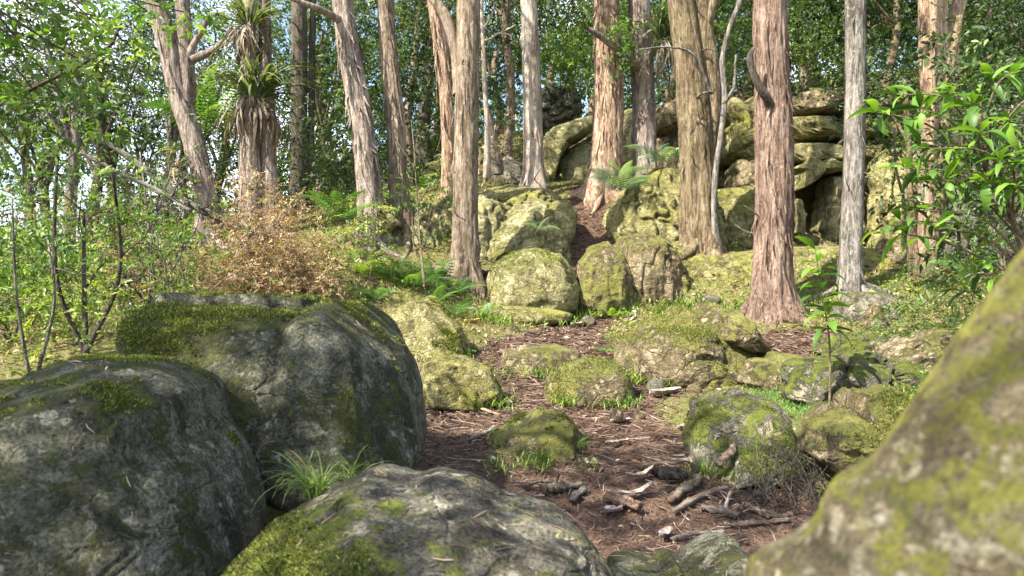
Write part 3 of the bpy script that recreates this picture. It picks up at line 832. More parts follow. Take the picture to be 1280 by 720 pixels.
B(CL, 'jutting brown ledge with a shadowed underside left of the mossy double trunk', 'cliff block',
  [(812, 172), (816, 138), (835, 126), (900, 120), (928, 126), (926, 138), (880, 148), (850, 158), (835, 174)],
  15.4, 0.8, 0.1, 5, 3.2, 'tan', 0.07, 2.0, 4, 0.1, 0.4, 0.4, 0.9, 0, 46)
B(CL, 'grey cliff footing half hidden behind the mossy double trunk', 'cliff block',
  [(812, 245), (814, 180), (830, 160), (880, 152), (905, 165), (908, 235), (870, 255)],
  15.8, 0.7, 0.1, 5, 3.2, 'tan', 0.08, 1.8, 4, 0.1, 0.5, 0.3, 0.7, 0, 47)
B(CL, 'deep back wall of rock inside the cave, coloured dark for its shade', 'cliff block',
  [(930, 320), (935, 190), (1000, 170), (1100, 180), (1130, 320), (1030, 335)],
  16.6, 0.6, 0.1, 5, 3.6, 'dark', 0.1, 1.8, 4, 0.1, 0.2, 0.2, 0.5, 0, 48)  # dark stone colour stands in for the shade of the hollow
B(CL, 'shaded dark rock wall at the far right beneath the broad-leaved shrub', 'cliff block',
  [(1150, 380), (1158, 270), (1190, 235), (1260, 222), (1340, 240), (1390, 300), (1390, 390), (1260, 400)],
  10.8, 0.9, 0.15, 5, 3.2, 'dark', 0.12, 1.6, 6, 0.12, 0.35, 0.3, 0.7, 0, 49, crack=1)
B(CL, 'upper cliff mass in shade beneath the trees on the far right', 'cliff block',
  [(1130, 250), (1140, 170), (1200, 140), (1300, 130), (1400, 160), (1420, 250), (1280, 275)],
  15.5, 1.1, 0.2, 5, 3.0, 'dark', 0.16, 1.5, 6, 0.12, 0.45, 0.4, 0.7, 0, 50)
B(CL, 'pointed rock with a notch below the cliff wall, right of the grey trunk', 'cliff block',
  [(1080, 345), (1086, 312), (1110, 298), (1126, 304), (1146, 332), (1150, 356), (1110, 365)],
  10.9, 0.4, 0.3, 5, 2.6, 'tan', 0.05, 2.5, 4, 0.14, 0.35, 0.3, 0.4, 0, 51)
B('rock', 'grey-brown rocks heaped at the foot of the background trunks left of the pale trunk', 'rock',
  [(612, 238), (616, 205), (635, 195), (655, 205), (662, 238), (640, 250)],
  14.8, 0.5, 0.2, 5, 2.6, 'grey', 0.07, 2.2, 5, 0.14, 0.45, 0.4, 0.5, 0, 52)
# small loose stones on the floor
for k, (px, py, w, hh, kd, ms, lab) in enumerate([
        (771, 520, 9, 14, 'tan', 0.0, 'small reddish stone standing on the path'),
        (820, 484, 13, 11, 'dark', 0.0, 'black chunk of stone at the upper end of the path'),
        (868, 487, 11, 8, 'tan', 0.5, 'rounded olive stone by the path above the green rock'),
        (800, 520, 6, 5, 'tan', 0.1, 'tiny reddish pebble right of the small standing stone'),
        (845, 405, 10, 7, 'grey', 0.3, 'small grey stone on top of the broad outcrop'),
        (690, 398, 8, 9, 'grey', 0.4, 'small knob of stone in front of the round boulder'),
        (735, 402, 10, 7, 'grey', 0.3, 'small pale stone lying in the litter below the golden-brown boulder'),
        (1020, 476, 14, 10, 'grey', 0.3, 'small white-crusted stone on the pale broken ledge'),
        (640, 412, 9, 7, 'grey', 0.5, 'small stone in the grass left of centre below the plinth'),
        (885, 376, 16, 8, 'dark', 0.6, 'low dark stone at the top of the broad outcrop near the red trunk')]):
    g = ground(px, py + hh * 0.4)
    D = g[1]
    an = np.linspace(0, 2 * math.pi, 9)[:-1]
    rg = np.random.default_rng(k)
    poly = [(px + w * math.cos(a) * rg.uniform(.85, 1.15), py + hh * math.sin(a) * rg.uniform(.85, 1.15)) for a in an]
    B('stone', lab, 'stone', poly, D, w / F * D * 0.8, 0.2, 3, 2.5, kd, 0.01, 6, 4, 0.15, ms, 0.5, 0, 0, 60 + k)

# ------------------------------------------------------------------ trees
def trunk_path(pxs, n):
    """pxs: rows (px, py, width_px, D). -> pts (n,3), radii (n,)"""
    rows = np.array([np.concatenate([at(px, py, D), [w / 2 / F * D]]) for px, py, w, D in pxs])
    s = spline(rows, n)
    return s[:, :3], np.maximum(s[:, 3], 0.004)

def trunk_geo(pts, rad, k, seed, flare=0.5, ridges=9, depth=0.10, twist=0.6, base=True, knots=4):
    rng = np.random.default_rng(500 + seed)
    n = len(pts)
    t = norm(np.gradient(pts, axis=0))
    ref = np.array([0.0, 1.0, 0.0]); a = norm(np.cross(t, ref)); b_ = np.cross(a, t)
    ang = np.arange(k) / k * 2 * math.pi
    L = np.concatenate([[0], np.cumsum(np.linalg.norm(np.diff(pts, axis=0), axis=1))])
    A, Z = np.meshgrid(ang, L)
    aa = A + twist * 0.25 * fbm(np.stack([Z.ravel() * 0.5, np.full(Z.size, seed * 2.2), np.zeros(Z.size)], -1), 2).reshape(Z.shape)
    R = np.repeat(rad[:, None], k, 1)
    r0 = rad.mean()
    q = np.stack([np.cos(aa) * ridges / 3.1, np.sin(aa) * ridges / 3.1, Z * 1.3 / max(r0, .05) * 0.16], -1).reshape(-1, 3) + seed * 5.1
    d = fbm(q, 4, True).reshape(Z.shape)
    q2 = np.stack([np.cos(aa) * 1.2, np.sin(aa) * 1.2, Z * 1.1], -1).reshape(-1, 3) + seed * 9.7
    d2 = fbm(q2, 3).reshape(Z.shape)
    q3 = np.stack([np.cos(aa) * ridges * 0.9, np.sin(aa) * ridges * 0.9, Z * 4.0], -1).reshape(-1, 3) + seed
    d3 = fbm(q3, 3).reshape(Z.shape)
    R = R * (1 + depth * d + 0.10 * d2 + depth * 0.55 * d3)
    if base:
        fz = np.exp(-np.maximum(Z - 0.28, 0) / (0.9 * r0 + 0.12))
        lob = 0.55 + 0.45 * np.cos(A * 5 + seed) + 0.3 * np.cos(A * 3 + 2 * seed)
        R = R * (1 + flare * fz * np.clip(lob, 0.1, 1.4))
    for _ in range(knots):
        ka, kz = rng.uniform(0, 2 * math.pi), rng.uniform(0.1, 0.95) * L[-1]
        da = np.angle(np.exp(1j * (A - ka))) * r0
        R = R + 0.22 * r0 * np.exp(-(da ** 2 + ((Z - kz) * 0.7) ** 2) / (0.4 * r0) ** 2)
    ring = pts[:, None, :] + R[..., None] * (a[:, None, :] * np.cos(A)[..., None] + b_[:, None, :] * np.sin(A)[..., None])
    i = np.arange(n - 1)[:, None] * k; j = np.arange(k)[None, :]; j2 = (j + 1) % k
    F4 = np.stack([i + j, i + j2, i + k + j2, i + k + j], -1).reshape(-1, 4)
    return ring.reshape(-1, 3), F4, (a, b_, L, R)

def bark_strips(parent, pts, rad, n, mat, seed, lo=0.0, hi=1.0, ln=(0.12, 0.6), wd=(0.01, 0.045), lift=0.08):
    """loose peeling strips of bark standing off the trunk"""
    rng = np.random.default_rng(900 + seed)
    m = len(pts); t = norm(np.gradient(pts, axis=0))
    VV, FF, base = [], [], 0
    for _ in range(n):
        i0 = int(rng.uniform(lo, hi) * (m - 2)); l = rng.uniform(*ln)
        seg = 5; step = np.linalg.norm(pts[min(i0 + 1, m - 1)] - pts[i0]) + 1e-6
        idx = np.clip(i0 - np.linspace(0, l / step, seg), 0, m - 1)
        c = np.stack([np.interp(idx, np.arange(m), pts[:, k]) for k in range(3)], -1)
        r = np.interp(idx, np.arange(m), rad)
        an = rng.uniform(0, 2 * math.pi) + np.linspace(0, rng.normal() * 0.15, seg)
        side = norm(np.cross(t[i0], [0, 1, 0])); fw = np.cross(side, t[i0])
        out = np.cos(an)[:, None] * side + np.sin(an)[:, None] * fw
        tang = np.cross(out, t[i0])
        off = 1.02 + lift / np.maximum(r, .02) * (np.linspace(0, 1, seg) ** 2) * rng.uniform(0, 1.6)
        w = rng.uniform(*wd) * np.array([.6, 1, 1, .8, .25])
        mid = c + out * (r * off)[:, None]
        VV += [mid - tang * w[:, None] / 2, mid + tang * w[:, None] / 2]
        q = np.arange(seg - 1)
        FF.append(np.stack([q, q + 1, q + seg + 1, q + seg], -1) + base); base += 2 * seg
    o = link_mesh('bark_strips', np.concatenate(VV), np.concatenate(FF), mat, parent)
    o['kind'] = 'stuff'

def crown_leaves(rng, centres, rads, n, L, W, droop=0.4, flat=0.7):
    """n leaves in clumps round the given centres; denser in the clump hearts, ragged at the edge"""
    w = rads ** 2 / (rads ** 2).sum()
    per = 9                                                   # leaves go in sprays along a twig
    m = n // per + 1
    ci = rng.choice(len(centres), m, p=w)
    off = rng.normal(size=(m, 3)) * np.array([1, 1, flat]) * (rads[ci] * 0.42)[:, None]
    ax = norm(rand_dirs(rng, m) * .8 + off / np.maximum(np.linalg.norm(off, axis=1), .01)[:, None] - np.array([0, 0, droop * .6]))
    sd = norm(np.cross(ax, rand_dirs(rng, m, 1.2)))
    nn = np.cross(sd, ax)
    nn *= np.sign(nn[:, 2:3] + 1e-6)
    i = np.repeat(np.arange(m), per)[:n]; k = np.tile(np.arange(per), m)[:n]
    ln = L * 3.2 * rng.uniform(.7, 1.3, m)
    P = centres[ci[i]] + off[i] + ax[i] * (ln[i] * (k / per))[:, None] + rng.normal(size=(n, 3)) * L * .12
    sg = np.where(k % 2 == 0, 1.0, -1.0)[:, None]
    D = norm(ax[i] * .75 + sd[i] * sg * .8 + rng.normal(size=(n, 3)) * .28 - np.array([0, 0, droop * .5]))
    N = norm(nn[i] + rng.normal(size=(n, 3)) * .35)
    s = rng.uniform(0.6, 1.25, n)
    v = np.clip(0.5 + 0.13 * rng.normal(size=n) + 0.15 * rng.normal(size=m)[i] + 0.17 * rng.normal(size=len(centres))[ci[i]], 0, 1)
    return P, D, N, L * s, W * s, v

def crown_clumps(rng, c, R, n, rmin, rmax, hollow=0.45):
    d = rand_dirs(rng, n); r = (hollow + (1 - hollow) * rng.random(n)) ** 0.7
    C = np.asarray(c) + d * r[:, None] * np.asarray(R)
    return C, rng.uniform(rmin, rmax, n)

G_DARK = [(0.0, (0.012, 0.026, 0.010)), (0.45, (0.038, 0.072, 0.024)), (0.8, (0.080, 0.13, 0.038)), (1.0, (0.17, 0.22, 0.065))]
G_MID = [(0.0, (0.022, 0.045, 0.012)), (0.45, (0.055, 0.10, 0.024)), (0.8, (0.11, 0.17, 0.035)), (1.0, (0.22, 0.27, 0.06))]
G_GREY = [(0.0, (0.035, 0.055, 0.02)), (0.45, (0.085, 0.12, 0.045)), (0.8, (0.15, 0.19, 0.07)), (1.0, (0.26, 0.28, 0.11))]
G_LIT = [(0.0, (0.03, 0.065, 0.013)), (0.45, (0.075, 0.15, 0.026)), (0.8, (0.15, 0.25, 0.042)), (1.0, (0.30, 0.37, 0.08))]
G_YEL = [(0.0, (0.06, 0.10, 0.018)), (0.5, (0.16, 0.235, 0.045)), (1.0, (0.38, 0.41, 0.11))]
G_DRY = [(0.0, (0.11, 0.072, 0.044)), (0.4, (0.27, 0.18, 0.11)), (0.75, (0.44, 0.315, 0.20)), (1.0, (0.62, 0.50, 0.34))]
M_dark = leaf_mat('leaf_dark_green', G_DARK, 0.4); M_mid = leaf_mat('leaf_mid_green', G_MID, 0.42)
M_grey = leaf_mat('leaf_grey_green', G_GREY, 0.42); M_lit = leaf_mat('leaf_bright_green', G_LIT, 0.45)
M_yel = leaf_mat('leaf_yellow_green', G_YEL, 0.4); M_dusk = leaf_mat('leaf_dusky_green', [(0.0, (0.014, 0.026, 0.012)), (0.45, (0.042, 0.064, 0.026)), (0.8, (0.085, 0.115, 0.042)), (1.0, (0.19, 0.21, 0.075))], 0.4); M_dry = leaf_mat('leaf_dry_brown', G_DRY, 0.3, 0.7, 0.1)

def limb_path(p, d, length, r, rng, n=9, wob=0.18, sag=0.0, up=0.0):
    pts = [np.array(p, float)]; d = norm(d)
    for i in range(n - 1):
        d = norm(d + rng.normal(size=3) * wob + np.array([0, 0, up - sag]) * 0.12)
        pts.append(pts[-1] + d * length / (n - 1))
    return np.array(pts), r * np.linspace(1, 0.25, n)

def grow(rng, p, d, length, r, lvl, paths, tips, nch=3, spread=0.8, up=0.25, shrink=0.62, wob=0.18):
    pts, rad = limb_path(p, d, length, r, rng, 6, wob, 0, up)
    paths.append((pts, rad))
    if lvl == 0:
        tips.append((pts[-1], norm(pts[-1] - pts[-2]))); tips.append((pts[3], norm(pts[3] - pts[2])))
        return
    for c in range(nch):
        k = rng.integers(2, 6) if c else 5
        dd = norm(pts[min(k, 5)] - pts[max(k - 1, 0)])
        grow(rng, pts[k], norm(dd + rng.normal(size=3) * spread * 0.6), length * shrink * rng.uniform(.7, 1.2), rad[k] * 0.75, lvl - 1, paths, tips, nch, spread, up, shrink, wob)

TREES = {}
def big_tree(key, label, rows, bark, seed, k=48, nl=220, crown=None, strips=0, ridges=9, depth=0.1, flare=0.5, extra=(), limbs=(), knots=4,
             leaf=None, cat='tree', name='tree', group=None, cn=700, lbark=None):
    """rows run from the foot (first) to the top of the frame (last); the trunk goes on up out of frame to its crown"""
    rng = np.random.default_rng(40 + seed)
    rows = list(rows)
    px0, py0, w0, D0 = rows[0]
    pxa, pya, wa, Da = rows[-1]; pxb, pyb, wb, Db = rows[-2]
    rows = [(px0, py0 + 0.4 / D0 * F, w0 * 1.04, D0)] + rows
    sl = (pxa - pxb) / max(pyb - pya, 1)
    rows += [(pxa + sl * 150, pya - 150, wa * 0.9, Da), (pxa + sl * 300 + rng.normal() * 15, pya - 480, wa * 0.6, Da)]
    pts, rad = trunk_path(rows, nl)
    rad = rad * 0.9
    foot = at(px0, py0, D0)
    T = thing(name, label, cat, foot, group)
    V, Fq, info = trunk_geo(pts, rad, k, seed, flare, ridges, depth, knots=knots)
    link_mesh('trunk', V, Fq, bark_mat(bark), T, origin=foot)
    for ex in extra:                                       # second stems
        p2, r2 = trunk_path(ex, nl // 2)
        V, Fq, _ = trunk_geo(p2, r2, max(16, k // 2), seed + 31, 0.25, ridges, depth, knots=2)
        link_mesh('trunk', V, Fq, bark_mat(bark), T, origin=foot)
    for lb in limbs:                                       # limbs seen in the photo
        p2, r2 = trunk_path(lb, 26)
        V, Fq, _ = trunk_geo(p2, r2, 14, seed + 71, 0.0, 5, 0.14, base=False, knots=2)
        link_mesh('limb', V, Fq, bark_mat(lbark or bark), T, origin=foot)
    if strips: bark_strips(T, pts, rad, strips, bark_mat(bark), seed, 0.03, 0.75)
    if D0 < 13.5:                                          # roots gripping the ground
        for q in range(6):
            an = q * 1.05 + rng.uniform(-.35, .35); r0 = rad[min(12, nl - 1)]; l = rng.uniform(.35, .85)
            t = np.linspace(0, 1, 10)
            rx = foot[0] + np.cos(an + .5 * t * rng.normal()) * (r0 * .7 + l * t); ry = foot[1] + np.sin(an + .4 * t * rng.normal()) * (r0 * .7 + l * t)
            gz_ = H(rx, ry); rr = r0 * rng.uniform(.26, .42) * (1 - .8 * t)
            rz = np.minimum(np.maximum(gz_ - .02 + rr * .35, foot[2] - .6), foot[2] + .1) + .16 * r0 / .2 * (1 - t) ** 3
            V, Fq = tubes([(np.stack([rx, ry, rz], -1), rr)], 8)
            V = V + (fbm(V * 14, 3) * r0 * .10)[:, None] * rand_dirs(rng, 1)[0]
            link_mesh('root', V, Fq, bark_mat(bark), T)
    for q in range(5):                                     # broken branch stubs
        i = int(rng.uniform(.12, .62) * nl); an = rng.uniform(0, 2 * math.pi)
        d = norm(np.array([math.cos(an), math.sin(an), rng.uniform(-.1, .7)]))
        lp, lr = limb_path(pts[i] + d * rad[i] * .7, d, rng.uniform(.1, .5), rng.uniform(.008, .02), rng, 7, .22)
        V, Fq = tubes([(lp, lr * 1.2)], 6); link_mesh('branch_stub', V, Fq, bark_mat('dark' if q % 2 else 'grey'), T)
    top = pts[-1]
    C = []; 
    for q in range(7):
        d = norm(np.array([rng.normal(), rng.normal(), 0.55]))
        lp, lr = limb_path(top - np.array([0, 0, rng.uniform(0, 1.2)]), d, rng.uniform(1.2, 2.6), rad[-1] * 0.55, rng, 9, 0.2, 0, 0.4)
        V, Fq = tubes([(lp, lr)], 7); link_mesh('limb', V, Fq, bark_mat(bark), T)
        C += [lp[-1], lp[5] + rng.normal(size=3) * 0.3]
    C = np.array(C); R = rng.uniform(0.55, 1.0, len(C))
    P, D_, N, L, W_, v = crown_leaves(rng, C, R, cn, 0.13, 0.07)
    leaves_obj('crown', P, D_, N, L, W_, leaf or M_mid, T, rng, v=v)
    TREES[key] = (pts, rad)
    return T

big_tree('red', 'thick reddish stringy-barked trunk with a broken snag on its left, nearest of the trees',
         [(966, 392, 58, 9.4), (965, 350, 48, 9.4), (967, 280, 46, 9.4), (968, 200, 46, 9.4), (966, 120, 44, 9.4), (963, 50, 42, 9.4), (962, -5, 41, 9.4)],
         'red', 1, 72, 300, strips=260, ridges=13, depth=0.15, flare=0.45,
         lbark='dark',
         limbs=[[(970, 142, 9, 9.3), (958, 122, 10, 9.15), (947, 104, 9.5, 9.1), (940, 86, 8, 9.08), (937, 72, 7, 9.08), (942, 60, 4, 9.08)]])
big_tree('silver', 'straight silvery-grey trunk right of the thick red trunk',
         [(1063, 366, 32, 9.6), (1064, 300, 28, 9.6), (1067, 220, 27, 9.6), (1069, 120, 26, 9.6), (1069, 50, 25, 9.6), (1069, -5, 25, 9.6)],
         'grey', 2, 56, 280, strips=60, ridges=14, depth=0.08, flare=0.4)
big_tree('mossy', 'stout moss-stained trunk that splits in two upright stems near the top of the frame',
         [(876, 312, 50, 11.2), (873, 270, 45, 11.2), (872, 200, 42, 11.2), (866, 120, 40, 11.2), (858, 50, 34, 11.2), (850, -5, 32, 11.2)],
         'moss', 3, 64, 260, strips=60, ridges=9, depth=0.17, flare=0.55, knots=9,
         extra=[[(880, 205, 18, 11.25), (888, 150, 26, 11.25), (886, 90, 26, 11.25), (879, 40, 24, 11.25), (876, -10, 24, 11.25), (880, -200, 18, 11.25)]],
         limbs=[[(882, 30, 16, 11.2), (892, 0, 14, 11.2), (910, -40, 10, 11.2)]])
big_tree('rosy', 'rosy-barked trunk with an epiphyte clump, just right of the orange trunk',
         [(806, 235, 34, 13.4), (806, 190, 29, 13.4), (804, 120, 30, 13.4), (802, 60, 30, 13.4), (799, -5, 29, 13.4)],
         'pinkgrey', 4, 56, 220, strips=120, ridges=11, depth=0.1, flare=0.6,
         limbs=[[(798, 85, 15, 13.3), (780, 68, 12, 13.0), (760, 52, 9, 12.8), (745, 42, 7, 12.7), (734, 36, 6, 12.6)]])
big_tree('orange', 'orange-brown stringy trunk flaring at the foot beside the top of the trail',
         [(752, 246, 48, 13.2), (756, 215, 42, 13.2), (760, 160, 38, 13.2), (761, 100, 37, 13.2), (759, 40, 34, 13.2), (758, -5, 33, 13.2)],
         'orange', 5, 60, 240, strips=280, ridges=13, depth=0.15, flare=0.55)
big_tree('pale', 'pale cream trunk standing alone left of the arched cliff slab',
         [(668, 240, 36, 14.0), (667, 200, 27, 14.0), (666, 140, 26, 14.0), (664, 80, 24, 14.0), (662, 30, 23, 14.0), (661, -5, 22, 14.0)],
         'pale', 6, 52, 220, strips=40, ridges=9, depth=0.06, flare=0.5)
big_tree('central', 'straight brown trunk in the middle of the frame rising behind the ferns',
         [(581, 346, 38, 10.1), (582, 300, 34, 10.1), (582, 220, 33, 10.1), (584, 120, 31, 10.1), (585, 50, 30, 10.1), (586, -5, 30, 10.1)],
         'brown', 7, 64, 280, strips=60, ridges=13, depth=0.08, flare=0.5,
         limbs=[[(578, 118, 22, 10.15), (572, 70, 17, 10.2), (560, 28, 14, 10.2), (545, 2, 12, 10.2), (520, -30, 10, 10.2)]])
big_tree('shag', 'shaggy narrow trunk close behind the left side of the central trunk',
         [(561, 246, 20, 12.2), (560, 180, 17, 12.2), (557, 110, 17, 12.2), (550, 50, 18, 12.2), (543, 10, 16, 12.2), (538, -20, 15, 12.2)],
         'orange', 8, 40, 200, strips=160, ridges=7, depth=0.15, flare=0.25)
big_tree('pinkleft', 'leaning pinkish trunk with ragged bark, left of the two left-centre trunks',
         [(466, 292, 36, 10.6), (463, 250, 31, 10.6), (456, 180, 29, 10.6), (445, 110, 28, 10.6), (434, 50, 27, 10.6), (427, -5, 26, 10.6)],
         'pinkgrey', 9, 60, 260, strips=240, ridges=10, depth=0.16, flare=0.6, knots=7,
         limbs=[[(425, 25, 10, 10.5), (400, 12, 8, 10.2), (370, 0, 6, 10.0), (340, -15, 5, 9.8)]])
big_tree('greyleft', 'rough grey-brown trunk, right one of the two left-centre trunks',
         [(503, 282, 30, 10.9), (499, 240, 25, 10.9), (495, 160, 24, 10.9), (488, 90, 23, 10.9), (483, 30, 22, 10.9), (482, -5, 22, 10.9)],
         'brown', 10, 52, 250, strips=70, ridges=10, depth=0.12, flare=0.55, knots=6)
big_tree('lean', 'forked grey trunk leaning left beyond the thicket on the left',
         [(262, 296, 34, 11.0), (257, 240, 27, 11.0), (243, 180, 26, 11.0), (228, 130, 27, 11.0), (214, 70, 27, 11.0), (200, 20, 26, 11.0), (190, -10, 26, 11.0)],
         'pinkgrey', 11, 52, 240, strips=70, ridges=9, depth=0.12, flare=0.55,
         extra=[[(232, 130, 18, 11.0), (232, 80, 20, 11.05), (230, 30, 18, 11.1), (228, -20, 16, 11.1), (240, -150, 10, 11.1)]],
         limbs=[[(225, 95, 12, 11.0), (240, 60, 8, 11.0), (262, 20, 6, 11.0)], [(240, 75, 10, 11.0), (270, 60, 7, 11.0), (292, 35, 5, 11)],
                [(246, 225, 10, 10.9), (225, 218, 7, 10.7), (205, 222, 5, 10.6)]])
big_tree('twin', 'twin pale trunks carrying two strap-leaved epiphyte clumps, behind the brown dead bush',
         [(315, 296, 34, 11.0), (313, 240, 28, 11.0), (312, 170, 26, 11.0), (311, 100, 20, 11.0), (312, 40, 16, 11.0), (313, -5, 15, 11.0)],
         'pinkgrey', 12, 48, 230, strips=60, ridges=9, depth=0.12, flare=0.55,
         extra=[[(337, 296, 26, 11.1), (337, 240, 20, 11.1), (335, 170, 19, 11.1), (333, 110, 17, 11.1), (331, 30, 14, 11.1), (331, -150, 9, 11.1)]])
big_tree('shade', 'dark shaded trunk standing behind the right side of the twin pale trunks',
         [(373, 262, 24, 15.0), (374, 200, 22, 15.0), (374, 120, 21, 15.0), (374, 40, 20, 15.0), (374, -5, 19, 15.0)],
         'dark', 13, 32, 150, strips=20, depth=0.1, leaf=M_dark,
         extra=[[(388, 262, 9, 15.1), (389, 180, 8, 15.1), (390, 80, 8, 15.1), (392, -20, 7, 15.1)]])
big_tree('rightred', 'red-brown trunk with a grey companion stem behind the broad-leaved shrub',
         [(1160, 325, 38, 11.2), (1164, 260, 34, 11.2), (1168, 180, 32, 11.2), (1168, 100, 33, 11.2), (1166, 40, 33, 11.2), (1165, -5, 33, 11.2)],
         'orange', 14, 52, 220, strips=90, ridges=9, depth=0.13, leaf=M_dark,
         extra=[[(1192, 315, 20, 11.3), (1194, 220, 16, 11.3), (1192, 130, 16, 11.3), (1191, 60, 15, 11.3), (1200, 0, 15, 11.3), (1230, -80, 12, 11.3)]])
# thin stems
def thin_tree(label, rows, bark, seed, k=12, nl=60, name='sapling', cat='sapling', limbs=(), leaf=None, nleaf=0, ls=0.05, group=None, spread=0.5):
    rng = np.random.default_rng(700 + seed)
    px0, py0, w0, D0 = rows[0]
    foot = at(px0, py0, D0)
    T = thing(name, label, cat, foot, group)
    pts, rad = trunk_path([(px0, py0 + 8, w0, D0)] + list(rows), nl)
    V, Fq, _ = trunk_geo(pts, rad, k, seed, 0.4, 4, 0.08, knots=2)
    link_mesh('trunk', V, Fq, bark_mat(bark), T, origin=foot)
    tips = [pts[-1], pts[int(nl * .8)], pts[int(nl * .6)]]
    for lb in limbs:
        p2, r2 = trunk_path(lb, 24)
        p2 = p2 + np.cumsum(rng.normal(size=p2.shape), 0) * r2.mean() * 0.25
        V, Fq = tubes([(p2, r2)], 6); link_mesh('limb', V, Fq, bark_mat(bark), T)
        tips += [p2[-1], p2[16]]
    if nleaf:
        C = np.array(tips) + rng.normal(size=(len(tips), 3)) * 0.1
        P, D_, N, L, W_, v = crown_leaves(rng, C, np.full(len(C), spread), nleaf, ls, ls * .45)
        leaves_obj('foliage', P, D_, N, L, W_, leaf, T, rng, v=v)
    return T
thin_tree('thin crooked whitish stem close to the right side of the mossy double trunk',
          [(897, 318, 10, 10.9), (893, 270, 7, 10.9), (894, 220, 7, 10.9), (901, 170, 7, 10.9), (906, 120, 7, 10.9), (903, 75, 6, 10.9), (912, 35, 6, 10.9), (925, 0, 6, 10.9), (935, -60, 5, 10.9)],
          'grey', 1, limbs=[[(890, 118, 4, 10.8), (868, 70, 3, 10.6), (840, 58, 2.5, 10.5), (800, 62, 2, 10.4)], [(903, 130, 5, 10.9), (915, 110, 4, 10.8), (922, 70, 3, 10.8)]])
thin_tree('bare bone-white sapling with twiggy forks right of the central trunk',
          [(608, 215, 7, 13.2), (609, 160, 6, 13.2), (606, 110, 5.5, 13.2), (604, 60, 5, 13.2), (602, 10, 4, 13.2), (600, -20, 3, 13.2)],
          'pale', 2, limbs=[[(606, 52, 4, 13.2), (622, 42, 3, 13.2), (645, 30, 2, 13.1)], [(605, 35, 3.5, 13.2), (612, 22, 3, 13.2), (618, 0, 2, 13.1)], [(607, 80, 3, 13.2), (590, 60, 2, 13.1)], [(622, 42, 2.5, 13.2), (635, 44, 2, 13.2), (640, 50, 1.5, 13.2)]])
thin_tree('slim grey-green stem right of the pointed rock, leaning away from its neighbour',
          [(1143, 338, 11, 9.6), (1141, 290, 9, 9.6), (1137, 240, 8, 9.6), (1136, 180, 7, 9.6), (1130, 100, 6, 9.6)], 'moss', 3, leaf=M_dark, nleaf=500, ls=0.09,
          limbs=[[(1136, 185, 5, 9.6), (1120, 150, 4, 9.6), (1100, 130, 3, 9.6)]])
thin_tree('slightly thicker green-stained stem bending right, nearest the dark rock wall',
          [(1158, 335, 14, 9.5), (1168, 290, 12, 9.5), (1176, 240, 12, 9.5), (1180, 180, 10, 9.5), (1186, 100, 9, 9.5), (1200, 20, 8, 9.5)], 'moss', 4, leaf=M_dark, nleaf=700, ls=0.1,
          limbs=[[(1182, 140, 8, 9.5), (1200, 100, 7, 9.4), (1235, 70, 5, 9.3)]])
thin_tree('broken grey stump of a sapling leaning between background trunks right of the central trunk',
          [(622, 210, 11, 13.8), (618, 180, 10, 13.8), (612, 150, 9, 13.8), (606, 130, 6, 13.8)], 'grey', 5)
thin_tree('spindly bare stem standing in front of the fern patch, left of the central trunk',
          [(530, 350, 2.4, 9.3), (525, 300, 2.0, 9.3), (521, 240, 1.8, 9.3), (518, 190, 1.6, 9.3), (514, 150, 1.2, 9.3)], 'brown', 6, 8,
          limbs=[[(520, 215, 2, 9.3), (505, 190, 1.6, 9.2), (495, 178, 1.2, 9.2)], [(522, 255, 2, 9.3), (540, 228, 1.5, 9.2)]])
thin_tree('dead dry stem rooted at the right end of the cliff base, curved right', 
          [(1130, 300, 5, 10.2), (1132, 260, 4, 10.2), (1120, 210, 3, 10.2), (1118, 160, 3, 10.2)], 'grey', 7, 8)

# ---------------- trees of the wood behind
def wood_tree(label, px, D, base_py, w, lean, bark, leafm, seed, crown_z, R, n, L, group, lowest=0.3, ncl=16):
    rng = np.random.default_rng(1500 + seed)
    x = (px - 640) / F * D
    z0 = h1(x, D)
    foot = np.array([x, D, z0 - 0.1])
    T = thing('tree', label, 'tree', foot, group)
    hgt = crown_z
    m = 40
    t = np.linspace(0, 1, m)
    pts = foot + np.stack([lean * hgt * t + 0.12 * np.sin(t * 5 + seed), 0.1 * np.sin(t * 4 + 2 * seed), hgt * t], -1)
    rad = w / 2 / F * D * (1 - 0.45 * t)
    V, Fq, _ = trunk_geo(pts, rad, 20, seed, 0.4, 7, 0.12, knots=2)
    link_mesh('trunk', V, Fq, bark_mat(bark), T, origin=foot)
    C, RR = crown_clumps(rng, pts[-1] + np.array([0, 0, R[2] * lowest]), R, ncl, 0.55, 1.25, 0.3)
    for q in rng.choice(len(C), min(6, len(C)), replace=False):
        i = rng.integers(int(m * .45), m)
        a = pts[i]; mid = (a + C[q]) / 2 + rng.normal(size=3) * 0.25 + np.array([0, 0, 0.2])
        lp = spline([a, mid, C[q]], 10)
        V, Fq = tubes([(lp, rad[i] * np.linspace(.5, .1, 10))], 6); link_mesh('limb', V, Fq, bark_mat(bark), T)
    P, D_, N, Ls, W_, v = crown_leaves(rng, C, RR * 1.1, n, L, L * 0.5)
    leaves_obj('crown', P, D_, N, Ls, W_, leafm, T, rng, v=v)
    return T
GW = 'trees of the wood behind'
